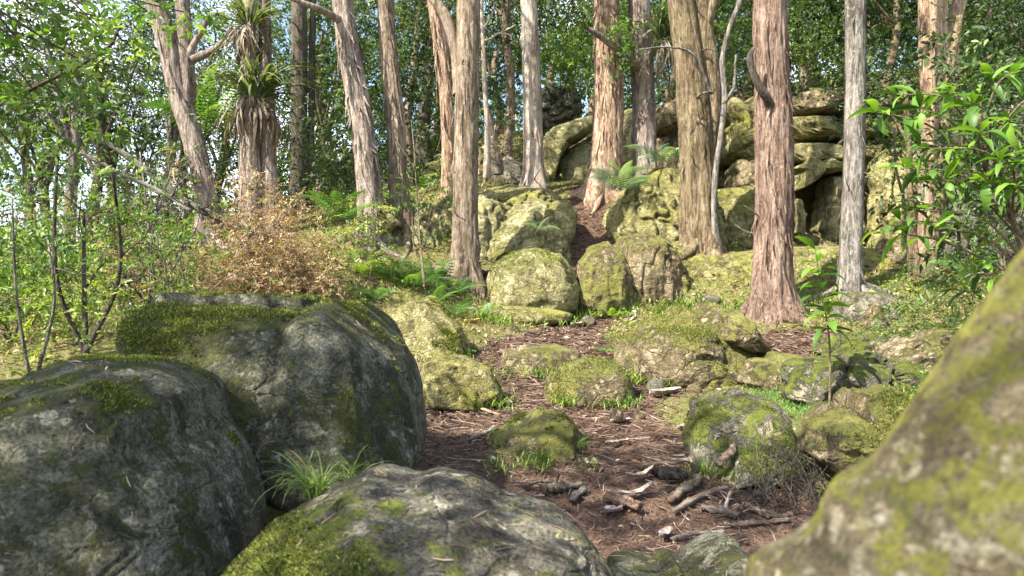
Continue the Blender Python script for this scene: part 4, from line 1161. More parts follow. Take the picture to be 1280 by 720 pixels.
_w = [
    # px, D, width, lean, bark, leaf, crown height, R, n leaves, leaf length, label
    (395, 17, 12, 0.02, 'brown', M_mid, 3.4, (1.6, 1.4, 1.9), 5200, .10, 'bushy small tree between the shaded dark trunk and the leaning pinkish trunk'), (412, 21, 15, -.03, 'dark', M_dark, 5.0, (2.4, 1.8, 3.0), 6500, .12, 'dark-leaved tree behind the left side of the leaning pinkish trunk'),
    (440, 24, 14, 0.02, 'dark', M_mid, 3.5, (2.6, 1.6, 2.6), 6500, .12, 'background tree rising behind the leaning pinkish trunk'), (515, 16, 11, 0.01, 'brown', M_grey, 4.2, (1.5, 1.3, 1.9), 4600, .10, 'thin grey-green tree just right of the two left-centre trunks'),
    (535, 19, 18, -.02, 'dark', M_dark, 4.0, (2.2, 1.6, 2.8), 6000, .12, 'dark background trunk midway between the grey-brown trunk and the shaggy trunk'), (546, 23, 12, 0.0, 'brown', M_grey, 4.6, (2.4, 1.8, 2.8), 6000, .12, 'pale-leaved background tree close to the left of the shaggy trunk'),
    (632, 17, 13, 0.0, 'brown', M_dark, 4.6, (1.6, 1.3, 2.0), 4200, .11, 'slender brown trunk standing left of the pale cream trunk'), (620, 22, 10, .03, 'brown', M_dark, 2.6, (2.2, 1.6, 2.2), 6200, .12, 'low leafy tree behind the bone-white sapling'),
    (690, 22, 10, 0.05, 'brown', M_mid, 2.6, (1.8, 1.5, 1.9), 5500, .11, 'small green tree above the dark layered outcrop'), (720, 26, 14, -.04, 'dark', M_dark, 4.0, (2.8, 2.0, 3.0), 7000, .13, 'dark crowned tree on the skyline left of the orange trunk'),
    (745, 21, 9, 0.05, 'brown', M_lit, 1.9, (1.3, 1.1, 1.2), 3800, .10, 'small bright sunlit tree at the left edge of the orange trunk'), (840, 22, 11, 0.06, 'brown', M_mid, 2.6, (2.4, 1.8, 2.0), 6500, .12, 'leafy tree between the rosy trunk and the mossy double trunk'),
    (905, 20, 9, -.04, 'brown', M_mid, 2.2, (1.9, 1.4, 1.6), 6500, .11, 'leafy cliff-top tree just right of the mossy double trunk'), (935, 24, 14, 0.02, 'dark', M_dark, 4.2, (3.0, 2.0, 3.0), 8500, .13, 'dark tree filling the gap behind the red trunk snag'),
    (1000, 20, 11, 0.06, 'brown', M_mid, 2.1, (2.0, 1.4, 1.7), 7000, .11, 'leafy cliff-top tree between the red and silvery trunks'), (1020, 24, 12, 0.02, 'dark', M_dark, 3.0, (2.6, 1.9, 2.6), 8000, .13, 'dark tree behind the left side of the silvery trunk'),
    (1085, 19, 9, -.05, 'brown', M_mid, 2.4, (1.9, 1.4, 1.9), 6500, .11, 'leafy cliff-top tree right of the silvery trunk'), (1110, 17, 11, 0.02, 'moss', M_dark, 3.4, (1.9, 1.4, 2.2), 6500, .11, 'mossy-stemmed tree above the plain cliff wall'),
    (1180, 21, 12, 0.04, 'dark', M_dark, 3.0, (2.6, 1.8, 2.6), 8500, .13, 'dark tree behind the red-brown trunk on the right'), (1235, 17, 14, 0.03, 'dark', M_dark, 3.2, (2.2, 1.6, 2.4), 8000, .12, 'gloomy tree above the broad-leaved shrub'),
    (1290, 14.5, 12, 0.0, 'dark', M_dark, 2.8, (2.0, 1.6, 2.4), 7500, .11, 'shadowy tree at the right edge of the frame'), (1340, 19, 14, 0.0, 'dark', M_dark, 4.0, (3.0, 2.0, 3.2), 7500, .13, 'dark crown just beyond the right edge of the frame'),
    (210, 17, 12, 0.03, 'grey', M_dusk, 4.2, (1.8, 1.5, 2.0), 4200, .10, 'grey-stemmed thin tree just left of the leaning forked trunk'), (92, 14, 16, 0.0, 'grey', M_dusk, 4.4, (1.7, 1.4, 2.1), 3600, .09, 'mottled grey trunk among bright sky gaps at the left'),
    (140, 20, 14, -.04, 'dark', M_dusk, 5.0, (2.6, 1.8, 2.6), 5200, .12, 'dark thin trunk between the mottled grey trunk and the leaning trunk'), (25, 18, 14, 0.04, 'grey', M_dusk, 4.6, (2.4, 1.8, 2.4), 4600, .11, 'grey thin tree at the far left edge'),
    (-60, 16, 14, 0.02, 'grey', M_dusk, 4.0, (2.4, 1.8, 2.6), 5000, .11, 'green crown entering from beyond the left edge'), (270, 22, 15, 0.04, 'dark', M_dark, 4.6, (2.2, 1.8, 2.8), 4200, .12, 'dark-leaved tree between the leaning trunk and the twin trunks'),
    (345, 25, 15, 0.0, 'dark', M_mid, 4.8, (2.6, 1.8, 3.0), 5200, .13, 'dark trunk right behind the twin pale trunks'), (180, 27, 15, 0.02, 'dark', M_dark, 4.4, (3.0, 2.0, 2.2), 6000, .14, 'distant dark tree seen left of the leaning trunk'),
    (115, 15, 15, 0.03, 'dark', M_dusk, 4.2, (1.6, 1.3, 1.8), 4200, .09, 'dark slim tree between the mottled grey trunk and the leaning dead branch'), (165, 22, 13, -.02, 'grey', M_dark, 4.6, (2.4, 1.6, 2.4), 5600, .12, 'dark-leaved distant tree right of the mottled grey trunk'),
    (55, 20, 15, 0.05, 'dark', M_dark, 4.4, (2.2, 1.6, 2.4), 5200, .12, 'dark-leaved tree between the far left tree and the mottled grey trunk'), (240, 19, 12, -.03, 'dark', M_dark, 4.2, (1.9, 1.5, 2.4), 5200, .11, 'dark-leaved tree right behind the leaning forked trunk'),
    (70, 26, 14, 0.0, 'dark', M_dusk, 4.4, (3.0, 2.0, 2.2), 5600, .14, 'distant grey-green tree under the overhead leaves at the left'),
]
for i, (px, D, w, ln, bk, lm, cz, R, n, L, lab) in enumerate(_w):
    wood_tree(lab, px, D, 0, w, ln, bk, lm, i, cz, R, n, L, GW)

# the far wood closing the view, one mass of foliage on the rising ground
def far_wood():
    rng = np.random.default_rng(77)
    C, R = [], []
    for _ in range(520):
        D = rng.uniform(27, 46); px = rng.uniform(330, 1500) if rng.random() < .68 else rng.uniform(-300, 330)
        x = (px - 640) / F * D
        g = h1(x, D)
        top = 7.0 if px > 330 else 3.6
        C.append((x, D, g + rng.uniform(0.2, top))); R.append(rng.uniform(0.9, 1.9))
    C, R = np.array(C), np.array(R)
    P, D_, N, L, W_, v = crown_leaves(rng, C, R, 135000, 0.20, 0.11)
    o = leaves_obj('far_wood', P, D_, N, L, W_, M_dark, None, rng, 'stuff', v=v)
    o['label'] = 'dense dark green wood closing the view behind all the trunks'; o['category'] = 'wood'
far_wood()

# ------------------------------------------------------------------ leaf-like parts that are objects of their own
def blade_mesh(name, n, L, W, arch, prof, cup=0.15, cols=2, mat=None, wave=0.0):
    """one leaf blade growing along +Y from the origin, face up +Z, bending down by `arch` (radians over its length)"""
    t = np.linspace(0, 1, n)
    th = -arch * t ** 1.2
    st = L / (n - 1)
    y = np.concatenate([[0], np.cumsum(np.cos(th[:-1]) * st)]); z = np.concatenate([[0], np.cumsum(np.sin(th[:-1]) * st)])
    w = np.interp(t, [p[0] for p in prof], [p[1] for p in prof]) * W / 2
    z2 = z + np.abs(w) * cup * 2 + wave * W * np.sin(t * 16)
    V = np.concatenate([np.stack([-w, y, z2], -1), np.stack([0 * w, y, z], -1), np.stack([w, y, z2 - 2 * wave * W * np.sin(t * 16)], -1)])
    q = np.arange(n - 1)
    Fq = np.concatenate([np.stack([q + n, q + n + 1, q + 1, q], -1), np.stack([q + 2 * n, q + 2 * n + 1, q + n + 1, q + n], -1)])
    me = bpy.data.meshes.new(name)
    me.from_pydata([tuple(v) for v in V], [], [tuple(int(i) for i in f) for f in Fq])
    me.polygons.foreach_set('use_smooth', np.ones(len(Fq), dtype=bool))
    if mat: me.materials.append(mat)
    return me

def frond_mesh(name, L, W, pairs, arch, mat, droop=0.25, tipw=0.12):
    """a fern frond along +Y: a curved midrib with tapering leaflets in pairs"""
    V, T = [], []
    t = np.linspace(0, 1, 14); th = 0.5 - arch * t ** 1.1; st = L / 13
    y = np.concatenate([[0], np.cumsum(np.cos(th[:-1]) * st)]); z = np.concatenate([[0], np.cumsum(np.sin(th[:-1]) * st)])
    rw = 0.006 * (1.2 - t)
    for i in range(14):
        V += [(-rw[i], y[i], z[i]), (rw[i], y[i], z[i])]
        if i: T += [(2 * i - 2, 2 * i - 1, 2 * i + 1), (2 * i - 2, 2 * i + 1, 2 * i)]
    for k in range(pairs):
        u = 0.12 + 0.88 * k / (pairs - 1)
        yy, zz = np.interp(u, t, y), np.interp(u, t, z)
        l = W / 2 * max(tipw, math.sin(math.pi * (0.18 + 0.82 * u) ** 0.8) ** 0.8); wd = L / pairs * 0.27
        for s in (-1, 1):
            b = len(V)
            V += [(0, yy - wd * .6, zz), (s * l * .5, yy + l * .18 - wd, zz - l * droop * .3), (s * l, yy + l * .42, zz - l * droop), (s * l * .5, yy + l * .18 + wd, zz - l * droop * .3 + .002), (0, yy + wd * .6, zz)]
            T += [(b, b + 1, b + 3), (b, b + 3, b + 4), (b + 1, b + 2, b + 3)]
    me = bpy.data.meshes.new(name)
    me.from_pydata(V, [], T)
    if mat: me.materials.append(mat)
    return me

def place(name, me, parent, pos, dirn, up=(0, 0, 1), s=1.0, roll=0.0):
    y = Vector(dirn).normalized(); u = Vector(up)
    x = y.cross(u)
    if x.length < 1e-4: x = y.cross(Vector((1, 0, 0)))
    x.normalize(); z = x.cross(y)
    R = Matrix((x, y, z)).transposed().to_4x4() @ Matrix.Rotation(roll, 4, 'Y')
    o = bpy.data.objects.new(name, me)
    COL.objects.link(o)
    o.parent = parent
    org = Vector(parent['_org'][:])
    o.matrix_basis = Matrix.Translation(Vector(pos) - org) @ R @ Matrix.Diagonal((*((s,) * 3 if np.isscalar(s) else s), 1))
    return o

ML_broad = leaf_obj_mat('broad_leaf', [(0.15, (0.028, 0.07, 0.013)), (0.45, (0.078, 0.175, 0.024)), (0.8, (0.155, 0.28, 0.038))], 0.42, 0.48)
ML_strap = leaf_obj_mat('strap_leaf', [(0.15, (0.04, 0.062, 0.028)), (0.5, (0.10, 0.14, 0.058)), (0.85, (0.24, 0.275, 0.13))], 0.35, 0.5)
ML_strapdry = leaf_obj_mat('dead_strap_leaf', [(0.15, (0.06, 0.045, 0.036)), (0.5, (0.16, 0.125, 0.095)), (0.85, (0.34, 0.28, 0.19))], 0.2, 0.7)
ML_fern = leaf_obj_mat('fern_frond', [(0.15, (0.03, 0.075, 0.022)), (0.5, (0.07, 0.16, 0.04)), (0.85, (0.15, 0.27, 0.06))], 0.4, 0.4)
ML_fernblue = leaf_obj_mat('silver_fern_frond', [(0.15, (0.08, 0.15, 0.10)), (0.5, (0.18, 0.28, 0.18)), (0.85, (0.30, 0.42, 0.27))], 0.35, 0.4)
ML_fernlit = leaf_obj_mat('bright_fern_frond', [(0.15, (0.10, 0.20, 0.03)), (0.5, (0.20, 0.34, 0.05)), (0.85, (0.35, 0.45, 0.09))], 0.45, 0.4)

def gz(px, D): return np.array([(px - 640) / F * D, D, h1((px - 640) / F * D, D)])
# ---------------- strap-leaved epiphytes on the trunks
STRAP = [blade_mesh('strap_leaf', 8, 1.0, 0.035, a, [(0, .7), (.15, 1), (.6, .85), (1, .05)], 0.3, mat=ML_strap) for a in (1.4, 2.0, 2.6)]
STRAPD = [blade_mesh('dead_strap_leaf', 7, 1.0, 0.03, a, [(0, .7), (.3, 1), (.7, .7), (1, .1)], 0.2, mat=ML_strapdry, wave=0.15) for a in (1.0, 1.7, 2.3)]
def epiphyte(label, px, py, D, tr, ngreen, ndry, lg, ld, seed, up=0.55, side=None):
    rng = np.random.default_rng(2200 + seed)
    c = at(px, py, D)
    T = thing('epiphyte', label, 'epiphyte', c, 'strap-leaved epiphytes perched on trunks')
    for k in range(ngreen + ndry):
        dry = k >= ngreen
        a = rng.uniform(0, 2 * math.pi) if side is None else side + rng.normal() * 0.9
        o = np.array([math.cos(a), math.sin(a), 0])
        if dry:
            d = o * 0.75 + np.array([0, 0, rng.uniform(-1.1, -0.1)]); p = c + o * tr + np.array([0, 0, rng.uniform(-0.22, 0.02)])
            place('dead_leaf', STRAPD[rng.integers(3)], T, p, d, s=(1.2, ld * rng.uniform(.5, 1.15), ld), roll=rng.normal() * .4)
        else:
            d = o + np.array([0, 0, rng.uniform(up * .3, up * 2.6)]); p = c + o * tr * .7 + np.array([0, 0, rng.uniform(-.04, .1)])
            L = lg * rng.uniform(.55, 1.2)
            place('leaf', STRAP[rng.integers(3)], T, p, d, s=(lg * 1.1, L, L), roll=rng.normal() * .3)
epiphyte('lower strap-leaved epiphyte on the twin pale trunks, green arching leaves over a pale dry skirt', 318, 122, 10.9, 0.18, 150, 80, 0.95, 0.85, 1, 0.9)
epiphyte('upper epiphyte on the twin pale trunks, hanging a dark brown skirt of dead leaves', 312, 32, 10.9, 0.15, 95, 85, 0.75, 0.55, 2, 0.9)
epiphyte('epiphyte on the right of the rosy trunk, spiky green leaves above trailing brown roots', 824, 50, 13.1, 0.12, 95, 45, 0.95, 0.95, 3, 1.0, side=-0.5)
epiphyte('drooping strap-leaved epiphyte low on the leaning forked trunk', 232, 190, 10.75, 0.14, 26, 20, 0.5, 0.5, 4, 0.4, side=3.4)

# ---------------- ferns
FR = {m: [frond_mesh('frond', 1.0, w, 17, a, mt, .35) for w, a in ((.40, 1.2), (.46, 1.7), (.38, .9))] for m, mt in (('g', ML_fern), ('b', ML_fernblue), ('y', ML_fernlit))}
def fern(label, px, py, n, L, kind, seed, D=None, name='fern', up=0.7, face=None):
    rng = np.random.default_rng(2500 + seed)
    c = ground(px, py) if D is None else at(px, py, D)
    T = thing(name, label, 'fern', c, 'ferns among the rocks')
    for k in range(n):
        a = (2 * math.pi * k / n + rng.normal() * .3) if face is None else face + rng.normal() * .9
        d = np.array([math.cos(a), math.sin(a), rng.uniform(.1, up)])
        l = L * rng.uniform(.65, 1.15)
        place('frond', FR[kind][rng.integers(3)], T, c + np.array([0, 0, .02]), d, s=l, roll=rng.normal() * .3)
fern('blue-green fern draped over the mossy fluted slope, largest of the two there', 778, 240, 11, 0.75, 'b', 1, 11.5)
fern('blue-green fern beside the mossy double trunk above the fluted slope', 825, 205, 9, 0.65, 'b', 2, 12.2, up=1.0)
fern('silvery fern drooping at the foot of the orange trunk', 775, 222, 7, 0.6, 'b', 3, 12.6)
fern('dark green fern at the left of the central trunk, fronds spreading wide', 515, 362, 12, 0.62, 'g', 4)
fern('dark green fern at the foot of the central trunk', 565, 370, 12, 0.5, 'g', 5)
fern('dark green fern in the middle of the fern bank, behind the others', 540, 350, 12, 0.55, 'g', 20)
fern('dark fern at the left end of the fern bank', 490, 352, 11, 0.5, 'g', 21)
fern('dark fern low in the fern bank above the wedge of rock', 545, 382, 11, 0.42, 'g', 22)
fern('sunlit fern on the slope right of the brown dead bush, uppermost', 450, 300, 9, 0.55, 'y', 23)
fern('small dark fern hanging beside the wedge-shaped mossy rock', 570, 398, 8, 0.4, 'g', 6)
fern('small blue-green fern with flat fronds in front of the yellow plinth', 607, 398, 7, 0.3, 'b', 7)
fern('bright green fern below the leaning pinkish trunk', 425, 275, 9, 0.75, 'g', 8, 10.0)
fern('yellow-green fern in the sun left of the dark ferns', 450, 345, 11, 0.6, 'y', 9)
fern('second sunlit fern nearer the brown dead bush', 425, 330, 9, 0.55, 'y', 10)
fern('low fern at the back edge of the big flat-topped boulder', 468, 378, 9, 0.45, 'g', 11)
fern('small fern growing under the golden-brown boulder', 765, 398, 7, 0.3, 'y', 12)
fern('single small fern on the face of the furrowed grey-green ridge', 672, 290, 6, 0.35, 'b', 13, 10.6)
fern('little fern by the right side of the broad outcrop', 755, 442, 7, 0.2, 'g', 14)
fern('palm-like crown of blue-green fronds between the leaning trunk and the twin trunks', 258, 165, 15, 1.5, 'g', 15, 13.5, 'tree_fern', 1.3)
fern('dark frond cluster under the broad-leaved shrub on the right', 1215, 345, 9, 0.5, 'g', 16, 7.2)

# ---------------- the seedling and the broad-leaved shrub on the right
PROF = [(0, .08), (.12, .45), (.38, 1), (.7, .75), (.9, .3), (1, .02)]
BROAD = [blade_mesh('leaf', 9, 1.0, w, a, PROF, c, mat=ML_broad, wave=wv) for w, a, c, wv in ((.25, .7, .3, .02), (.29, 1.2, .25, .04), (.22, .4, .4, .03), (.27, 1.6, .2, .03))]
def stem_obj(name, paths, mat, parent, k=7):
    V, Fq = tubes(paths, k); return link_mesh(name, V, Fq, mat, parent)
def seedling():
    rng = np.random.default_rng(31)
    D = 5.45; g = gz(1037, D)
    top = at(1019, 312, D)
    pts = spline([g - [0, 0, .03], at(1037, 430, D), at(1029, 375, D), top], 24)
    T = thing('seedling', 'single upright seedling with paired lance-shaped leaves growing in the open clearing', 'seedling', g)
    stem_obj('stem', [(pts, np.linspace(.009, .003, 24))], bark_mat('moss'), T)
    for k in range(26):
        u = 0.44 + 0.56 * k / 25; p = pts[int(u * 23)]
        a = 2.4 * k + rng.normal() * .25
        d = np.array([math.cos(a), 0.7 * math.sin(a), rng.uniform(.0, .35) + max(0, u - .9) * 6])
        place('leaf', BROAD[rng.integers(4)], T, p, d, s=(1.35 * (l_ := (1 - .35 * abs(u - .6)) * rng.uniform(.18, .25)), l_, l_), roll=rng.normal() * .25)
    for a in (0.05, 3.6):
        place('leaf', BROAD[1], T, pts[10], (math.cos(a), -.5, -.25), s=.22)
seedling()
def broad_shrub():
    rng = np.random.default_rng(33)
    g = ground(1330, 420); base = np.array([3.9, 5.4, h1(3.9, 5.4)])
    T = thing('shrub', 'broad-leaved shrub with glossy bright green leaves reaching in from the right edge', 'shrub', base)
    # branch ends in the photo (px, py, depth, number of leaves)
    ends = [(1095, 140, 5.2, 9), (1120, 118, 5.3, 8), (1150, 135, 5.1, 8), (1185, 115, 5.2, 10), (1150, 185, 5.0, 9), (1215, 130, 5.0, 9), (1240, 100, 5.3, 8), (1268, 92, 5.2, 8),
            (1225, 165, 4.9, 9), (1262, 150, 5.0, 9), (1200, 190, 5.2, 8), (1250, 200, 4.8, 10), (1228, 225, 5.0, 10), (1270, 232, 4.8, 10), (1180, 225, 5.2, 8), (1130, 210, 5.2, 7), (1290, 190, 4.7, 9),
            (1125, 275, 5.3, 8), (1105, 290, 5.2, 7), (1150, 262, 5.2, 6), (1178, 285, 5.1, 4), (1300, 120, 5.1, 9), (1320, 220, 4.7, 9), (1210, 340, 5.4, 8), (1198, 362, 5.4, 6)]
    forks = [base + np.array([-.1, .0, .5]), base + np.array([-.3, -.1, 1.0]), base + np.array([-.45, 0, 1.45]), base + np.array([-.55, -.1, 1.8])]
    trunk = spline([base - [0, 0, .1]] + forks, 26)
    stem_obj('stem', [(trunk, np.linspace(.03, .014, 26))], bark_mat('brown'), T)
    for (px, py, D, n) in ends:
        e = at(px, py, D)
        f = trunk[min(25, max(3, int(np.argmin(np.abs(trunk[:, 2] - (e[2] - .35))))))]
        mid = (f + e) / 2 + np.array([0, rng.normal() * .1, .12])
        pts = spline([f, mid, e], 16)
        stem_obj('branch', [(pts, np.linspace(.011, .0035, 16))], bark_mat('brown'), T, 6)
        ax = norm(pts[-1] - pts[-4])
        for k in range(n):
            a = 2.4 * k + rng.uniform(0, .6); s = norm(np.cross(ax, [0, 0, 1])); t = np.cross(s, ax)
            d = ax * rng.uniform(.2, 1.0) + s * math.cos(a) + t * math.sin(a) * .7 + np.array([0, 0, -.05])
            p = pts[15 - (k % 6)]
            place('leaf', BROAD[rng.integers(4)], T, p, d, s=(1.1 * (l_ := rng.uniform(.14, .26)), l_, l_), roll=rng.normal() * .35)
    C = np.array([at(px + rng.normal() * 12, py + 10 + rng.normal() * 12, D + .25) for px, py, D, n in ends if px > 1160])
    P, D_, N, L, W_, v = crown_leaves(rng, C, np.full(len(C), .3), 600, .085, .028)
    leaves_obj('inner_foliage', P, D_, N, L, W_, M_mid, T, rng, v=v)
broad_shrub()

# ---------------- shrubs and saplings with small leaves
def shrub(label, base, top_pts, leafm, n, ls, seed, r=0.012, lv=2, nch=3, name='shrub', cat='shrub', bark='brown', spread=.85, length=.45, clump=.16, group=None, w=.42):
    """stems run from base to each of top_pts, then fork into twigs that carry the leaves"""
    rng = np.random.default_rng(3000 + seed)
    base = np.asarray(base, float)
    T = thing(name, label, cat, base, group)
    tips = []
    for tp in top_pts:
        tp = np.asarray(tp, float)
        b0 = base + np.array([rng.normal() * .04, rng.normal() * .04, -.04])
        mid = (b0 + tp) / 2 + rng.normal(size=3) * .07 * np.linalg.norm(tp - b0)
        pts = spline([b0, mid, tp], 18); rad = r * np.linspace(1, .45, 18)
        stem_obj('stem', [(pts, rad)], bark_mat(bark), T, 7)
        paths = []
        for k in range(5):
            i = rng.integers(6, 18) if k else 17
            d = norm(pts[min(i + 1, 17)] - pts[i - 2]); 
            grow(rng, pts[i], norm(d + rng.normal(size=3) * spread), length * rng.uniform(.6, 1.1), rad[i] * .6, lv - 1, paths, tips, nch, spread, .3)
        stem_obj('twigs', paths, bark_mat(bark), T, 4)['kind'] = 'stuff'
    if n:
        C = np.array([t[0] for t in tips])
        P, D_, N, L, W_, v = crown_leaves(rng, C, np.full(len(C), clump * 2), n, ls, ls * w, .15)
        leaves_obj('foliage', P, D_, N, L, W_, leafm, T, rng, v=v)
    return T
shrub('dark-stemmed sapling forking in two at the left, in front of the bright gap of sky', at(107, 440, 5.6), [at(140, 205, 5.4), at(72, 175, 5.5), at(105, 265, 5.6)], M_lit, 500, .05, 1, .022, 3, bark='dark', length=.42, name='sapling', cat='sapling')
shrub('slender sapling with pale stem near the left edge, bright small leaves', at(38, 470, 5.2), [at(15, 250, 5.0), at(60, 300, 5.3)], M_lit, 450, .05, 2, .014, 3, bark='grey', length=.36, name='sapling', cat='sapling')
shrub('leafy bright green bush on the slope at the left edge behind the grey boulder', gz(20, 6.4), [at(0, 400, 6.2), at(60, 370, 6.4), at(-50, 380, 6.4)], M_lit, 2600, .06, 3, .012)
shrub('yellow-green bush between the left boulder and the flat-topped boulder', gz(105, 6.0), [at(95, 400, 5.8), at(130, 420, 6.0), at(70, 430, 5.8)], M_yel, 2000, .05, 4, .010)
shrub('twiggy green bush standing right behind the flat-topped boulder', gz(235, 7.2), [at(205, 300, 7.2), at(225, 325, 7.2), at(185, 340, 7.2)], M_lit, 650, .05, 5, .012, 3)
shrub('sparse grey-twigged bush with few leaves left of the leaning forked trunk', gz(190, 8.6), [at(175, 190, 8.6), at(215, 210, 8.4), at(150, 220, 8.6), at(235, 250, 8.5)], M_dusk, 700, .06, 6, .018, 3, bark='grey', length=.6)
shrub('feathery green bush left of the brown dead bush', gz(165, 8.0), [at(150, 300, 8), at(195, 310, 7.8), at(120, 320, 8)], M_mid, 1500, .055, 7, .012, 3)
shrub('tall thin bush with mottled leaves at the far left edge', gz(-10, 7.5), [at(10, 200, 7.3), at(40, 240, 7.5), at(-40, 220, 7.4)], M_mid, 1300, .065, 8, .016, 3, length=.6)
shrub('bright yellow-green bush in the sun at the right of the brown dead bush', gz(445, 9.2), [at(435, 325, 9.2), at(465, 325, 9.3), at(450, 310, 9.4)], M_yel, 1000, .05, 9, .010)
shrub('dark green low bush at the foot of the two left-centre trunks', gz(410, 12.5), [at(395, 215, 12.5), at(430, 230, 12.5), at(410, 190, 12.6)], M_dark, 2200, .09, 10, .016, 3, length=.6, clump=.22)
shrub('small bright bush between the two left-centre trunks and the central trunk', gz(520, 10.2), [at(515, 245, 11), at(540, 255, 11)], M_lit, 1400, .05, 11, .010)
shrub('leafy spray sprouting from the left side of the orange trunk', at(778, 70, 12.9), [at(782, 40, 12.7), at(775, 60, 12.6), at(788, 80, 12.7)], M_lit, 500, .08, 12, .008, 1, name='vine', cat='vine', length=.3, clump=.12)
shrub('low spreading herb bank with tiny leaves on the right, below the seedling and stone', gz(1150, 7.6), [at(1120, 405, 7.4), at(1160, 390, 7.6), at(1190, 395, 7.4), at(1100, 420, 7.2)], M_mid, 3000, .035, 13, .007, 3, length=.3, clump=.13)
shrub('green undergrowth bush at the right, between the slim stems and the blurred boulder', gz(1215, 7.0), [at(1195, 365, 6.8), at(1225, 350, 7), at(1250, 330, 7)], M_mid, 1300, .045, 14, .009, 3, length=.35)
shrub('shadowy leafy bush filling the right edge behind the broad-leaved shrub', gz(1270, 9.0), [at(1230, 210, 9), at(1270, 170, 9), at(1300, 240, 9), at(1255, 270, 8.8), at(1215, 150, 9.2)], M_dark, 2600, .1, 15, .018, 3, length=.7, clump=.22)
shrub('small leafy shrub clinging above the dark layered outcrop', at(715, 125, 18), [at(700, 85, 18), at(730, 95, 18), at(715, 70, 18)], M_lit, 2000, .09, 16, .016, 2, length=.6)
shrub('dark leafy shrub trailing over the cliff top behind the grey trunk', at(1100, 150, 14.6), [at(1075, 110, 14.4), at(1120, 110, 14.4), at(1095, 160, 14), at(1125, 170, 13.9)], M_dark, 3600, .09, 17, .016, 3, length=.6, clump=.2)
shrub('leafy cliff-top shrub filling the gap between the red and mossy trunks', at(925, 130, 15.5), [at(915, 60, 15.5), at(940, 85, 15.5), at(990, 80, 15.3), at(1020, 95, 15.4), at(955, 40, 15.6)], M_mid, 5200, .1, 18, .018, 3, length=.7, clump=.24)
shrub('pale dry scrub heap at the foot of the background trunks beside the bone-white sapling', gz(600, 13.6), [at(600, 190, 13.6), at(615, 205, 13.6), at(590, 175, 13.6)], M_dry, 900, .06, 19, .01, 3, bark='pale')

# the tree leaning over from the left, bright leaves overhead; its unseen crown is added to shade the near boulders
def overhang():
    rng = np.random.default_rng(91)
    foot = np.array([-4.3, 4.6, h1(-4.3, 4.6)])
    T = thing('tree', 'bright-leaved tree leaning in overhead from beyond the left edge', 'tree', foot)
    pts = spline([foot - [0, 0, .1], foot + [.1, -.2, 1.6], foot + [.25, -.7, 3.2], foot + [.6, -2.4, 4.9]], 60)
    V, Fq, _ = trunk_geo(pts, np.linspace(.13, .06, 60), 24, 61, .4, 7, .1)
    link_mesh('trunk', V, Fq, bark_mat('brown'), T, origin=foot)
    seen = [(20, 45, 3.9), (60, 70, 4.1), (105, 78, 4.0), (140, 50, 4.3), (150, 85, 4.4), (40, 110, 4.2), (85, 125, 4.3), (10, 145, 4.2), (60, 160, 4.4), (165, 60, 4.6), (120, 20, 4.2), (190, 20, 4.6), (-20, 90, 4.0), (230, 15, 4.9), (30, 10, 4.2), (80, 30, 4.4), (30, 200, 4.6), (-30, 200, 4.5)]
    C = []
    for px, py, D in seen:
        e = at(px, py, D); i = rng.integers(24, 44)
        lp = spline([pts[i], (pts[i] + e) / 2 + [0, 0, .25], e], 14)
        stem_obj('limb', [(lp, np.linspace(.018, .004, 14))], bark_mat('dark'), T, 6); C.append(e)
    P, D_, N, L, W_, v = crown_leaves(rng, np.array(C), np.full(len(C), .28), 1100, .062, .03, .4, .45)
    leaves_obj('foliage', P, D_, N, L, W_, M_lit, T, rng, v=v)
    C, R = [], []
    for k in range(46):
        c = np.array([rng.uniform(-6.2, -1.2), rng.uniform(-2.6, 2.4), rng.uniform(4.2, 6.6)])
        f = c - np.array(SUN_DIR) * ((c[2] - 1.1) / SUN_DIR.z)
        if f[0] > -.35 and f[1] < 1.2: continue  # gap shaped into the unseen crown so sun reaches the corner boulder
        C.append(c); R.append(rng.uniform(.4, .85))
        if k % 3 == 0:
            i = rng.integers(36, 60)
            lp = spline([pts[i], (pts[i] + c) / 2 + [0, 0, .3], c], 12)
            stem_obj('limb', [(lp, np.linspace(.03, .006, 12))], bark_mat('brown'), T, 6)
    P, D_, N, L, W_, v = crown_leaves(rng, np.array(C), np.array(R), 11000, .11, .055)
    leaves_obj('crown', P, D_, N, L, W_, M_mid, T, rng, v=v)
overhang()

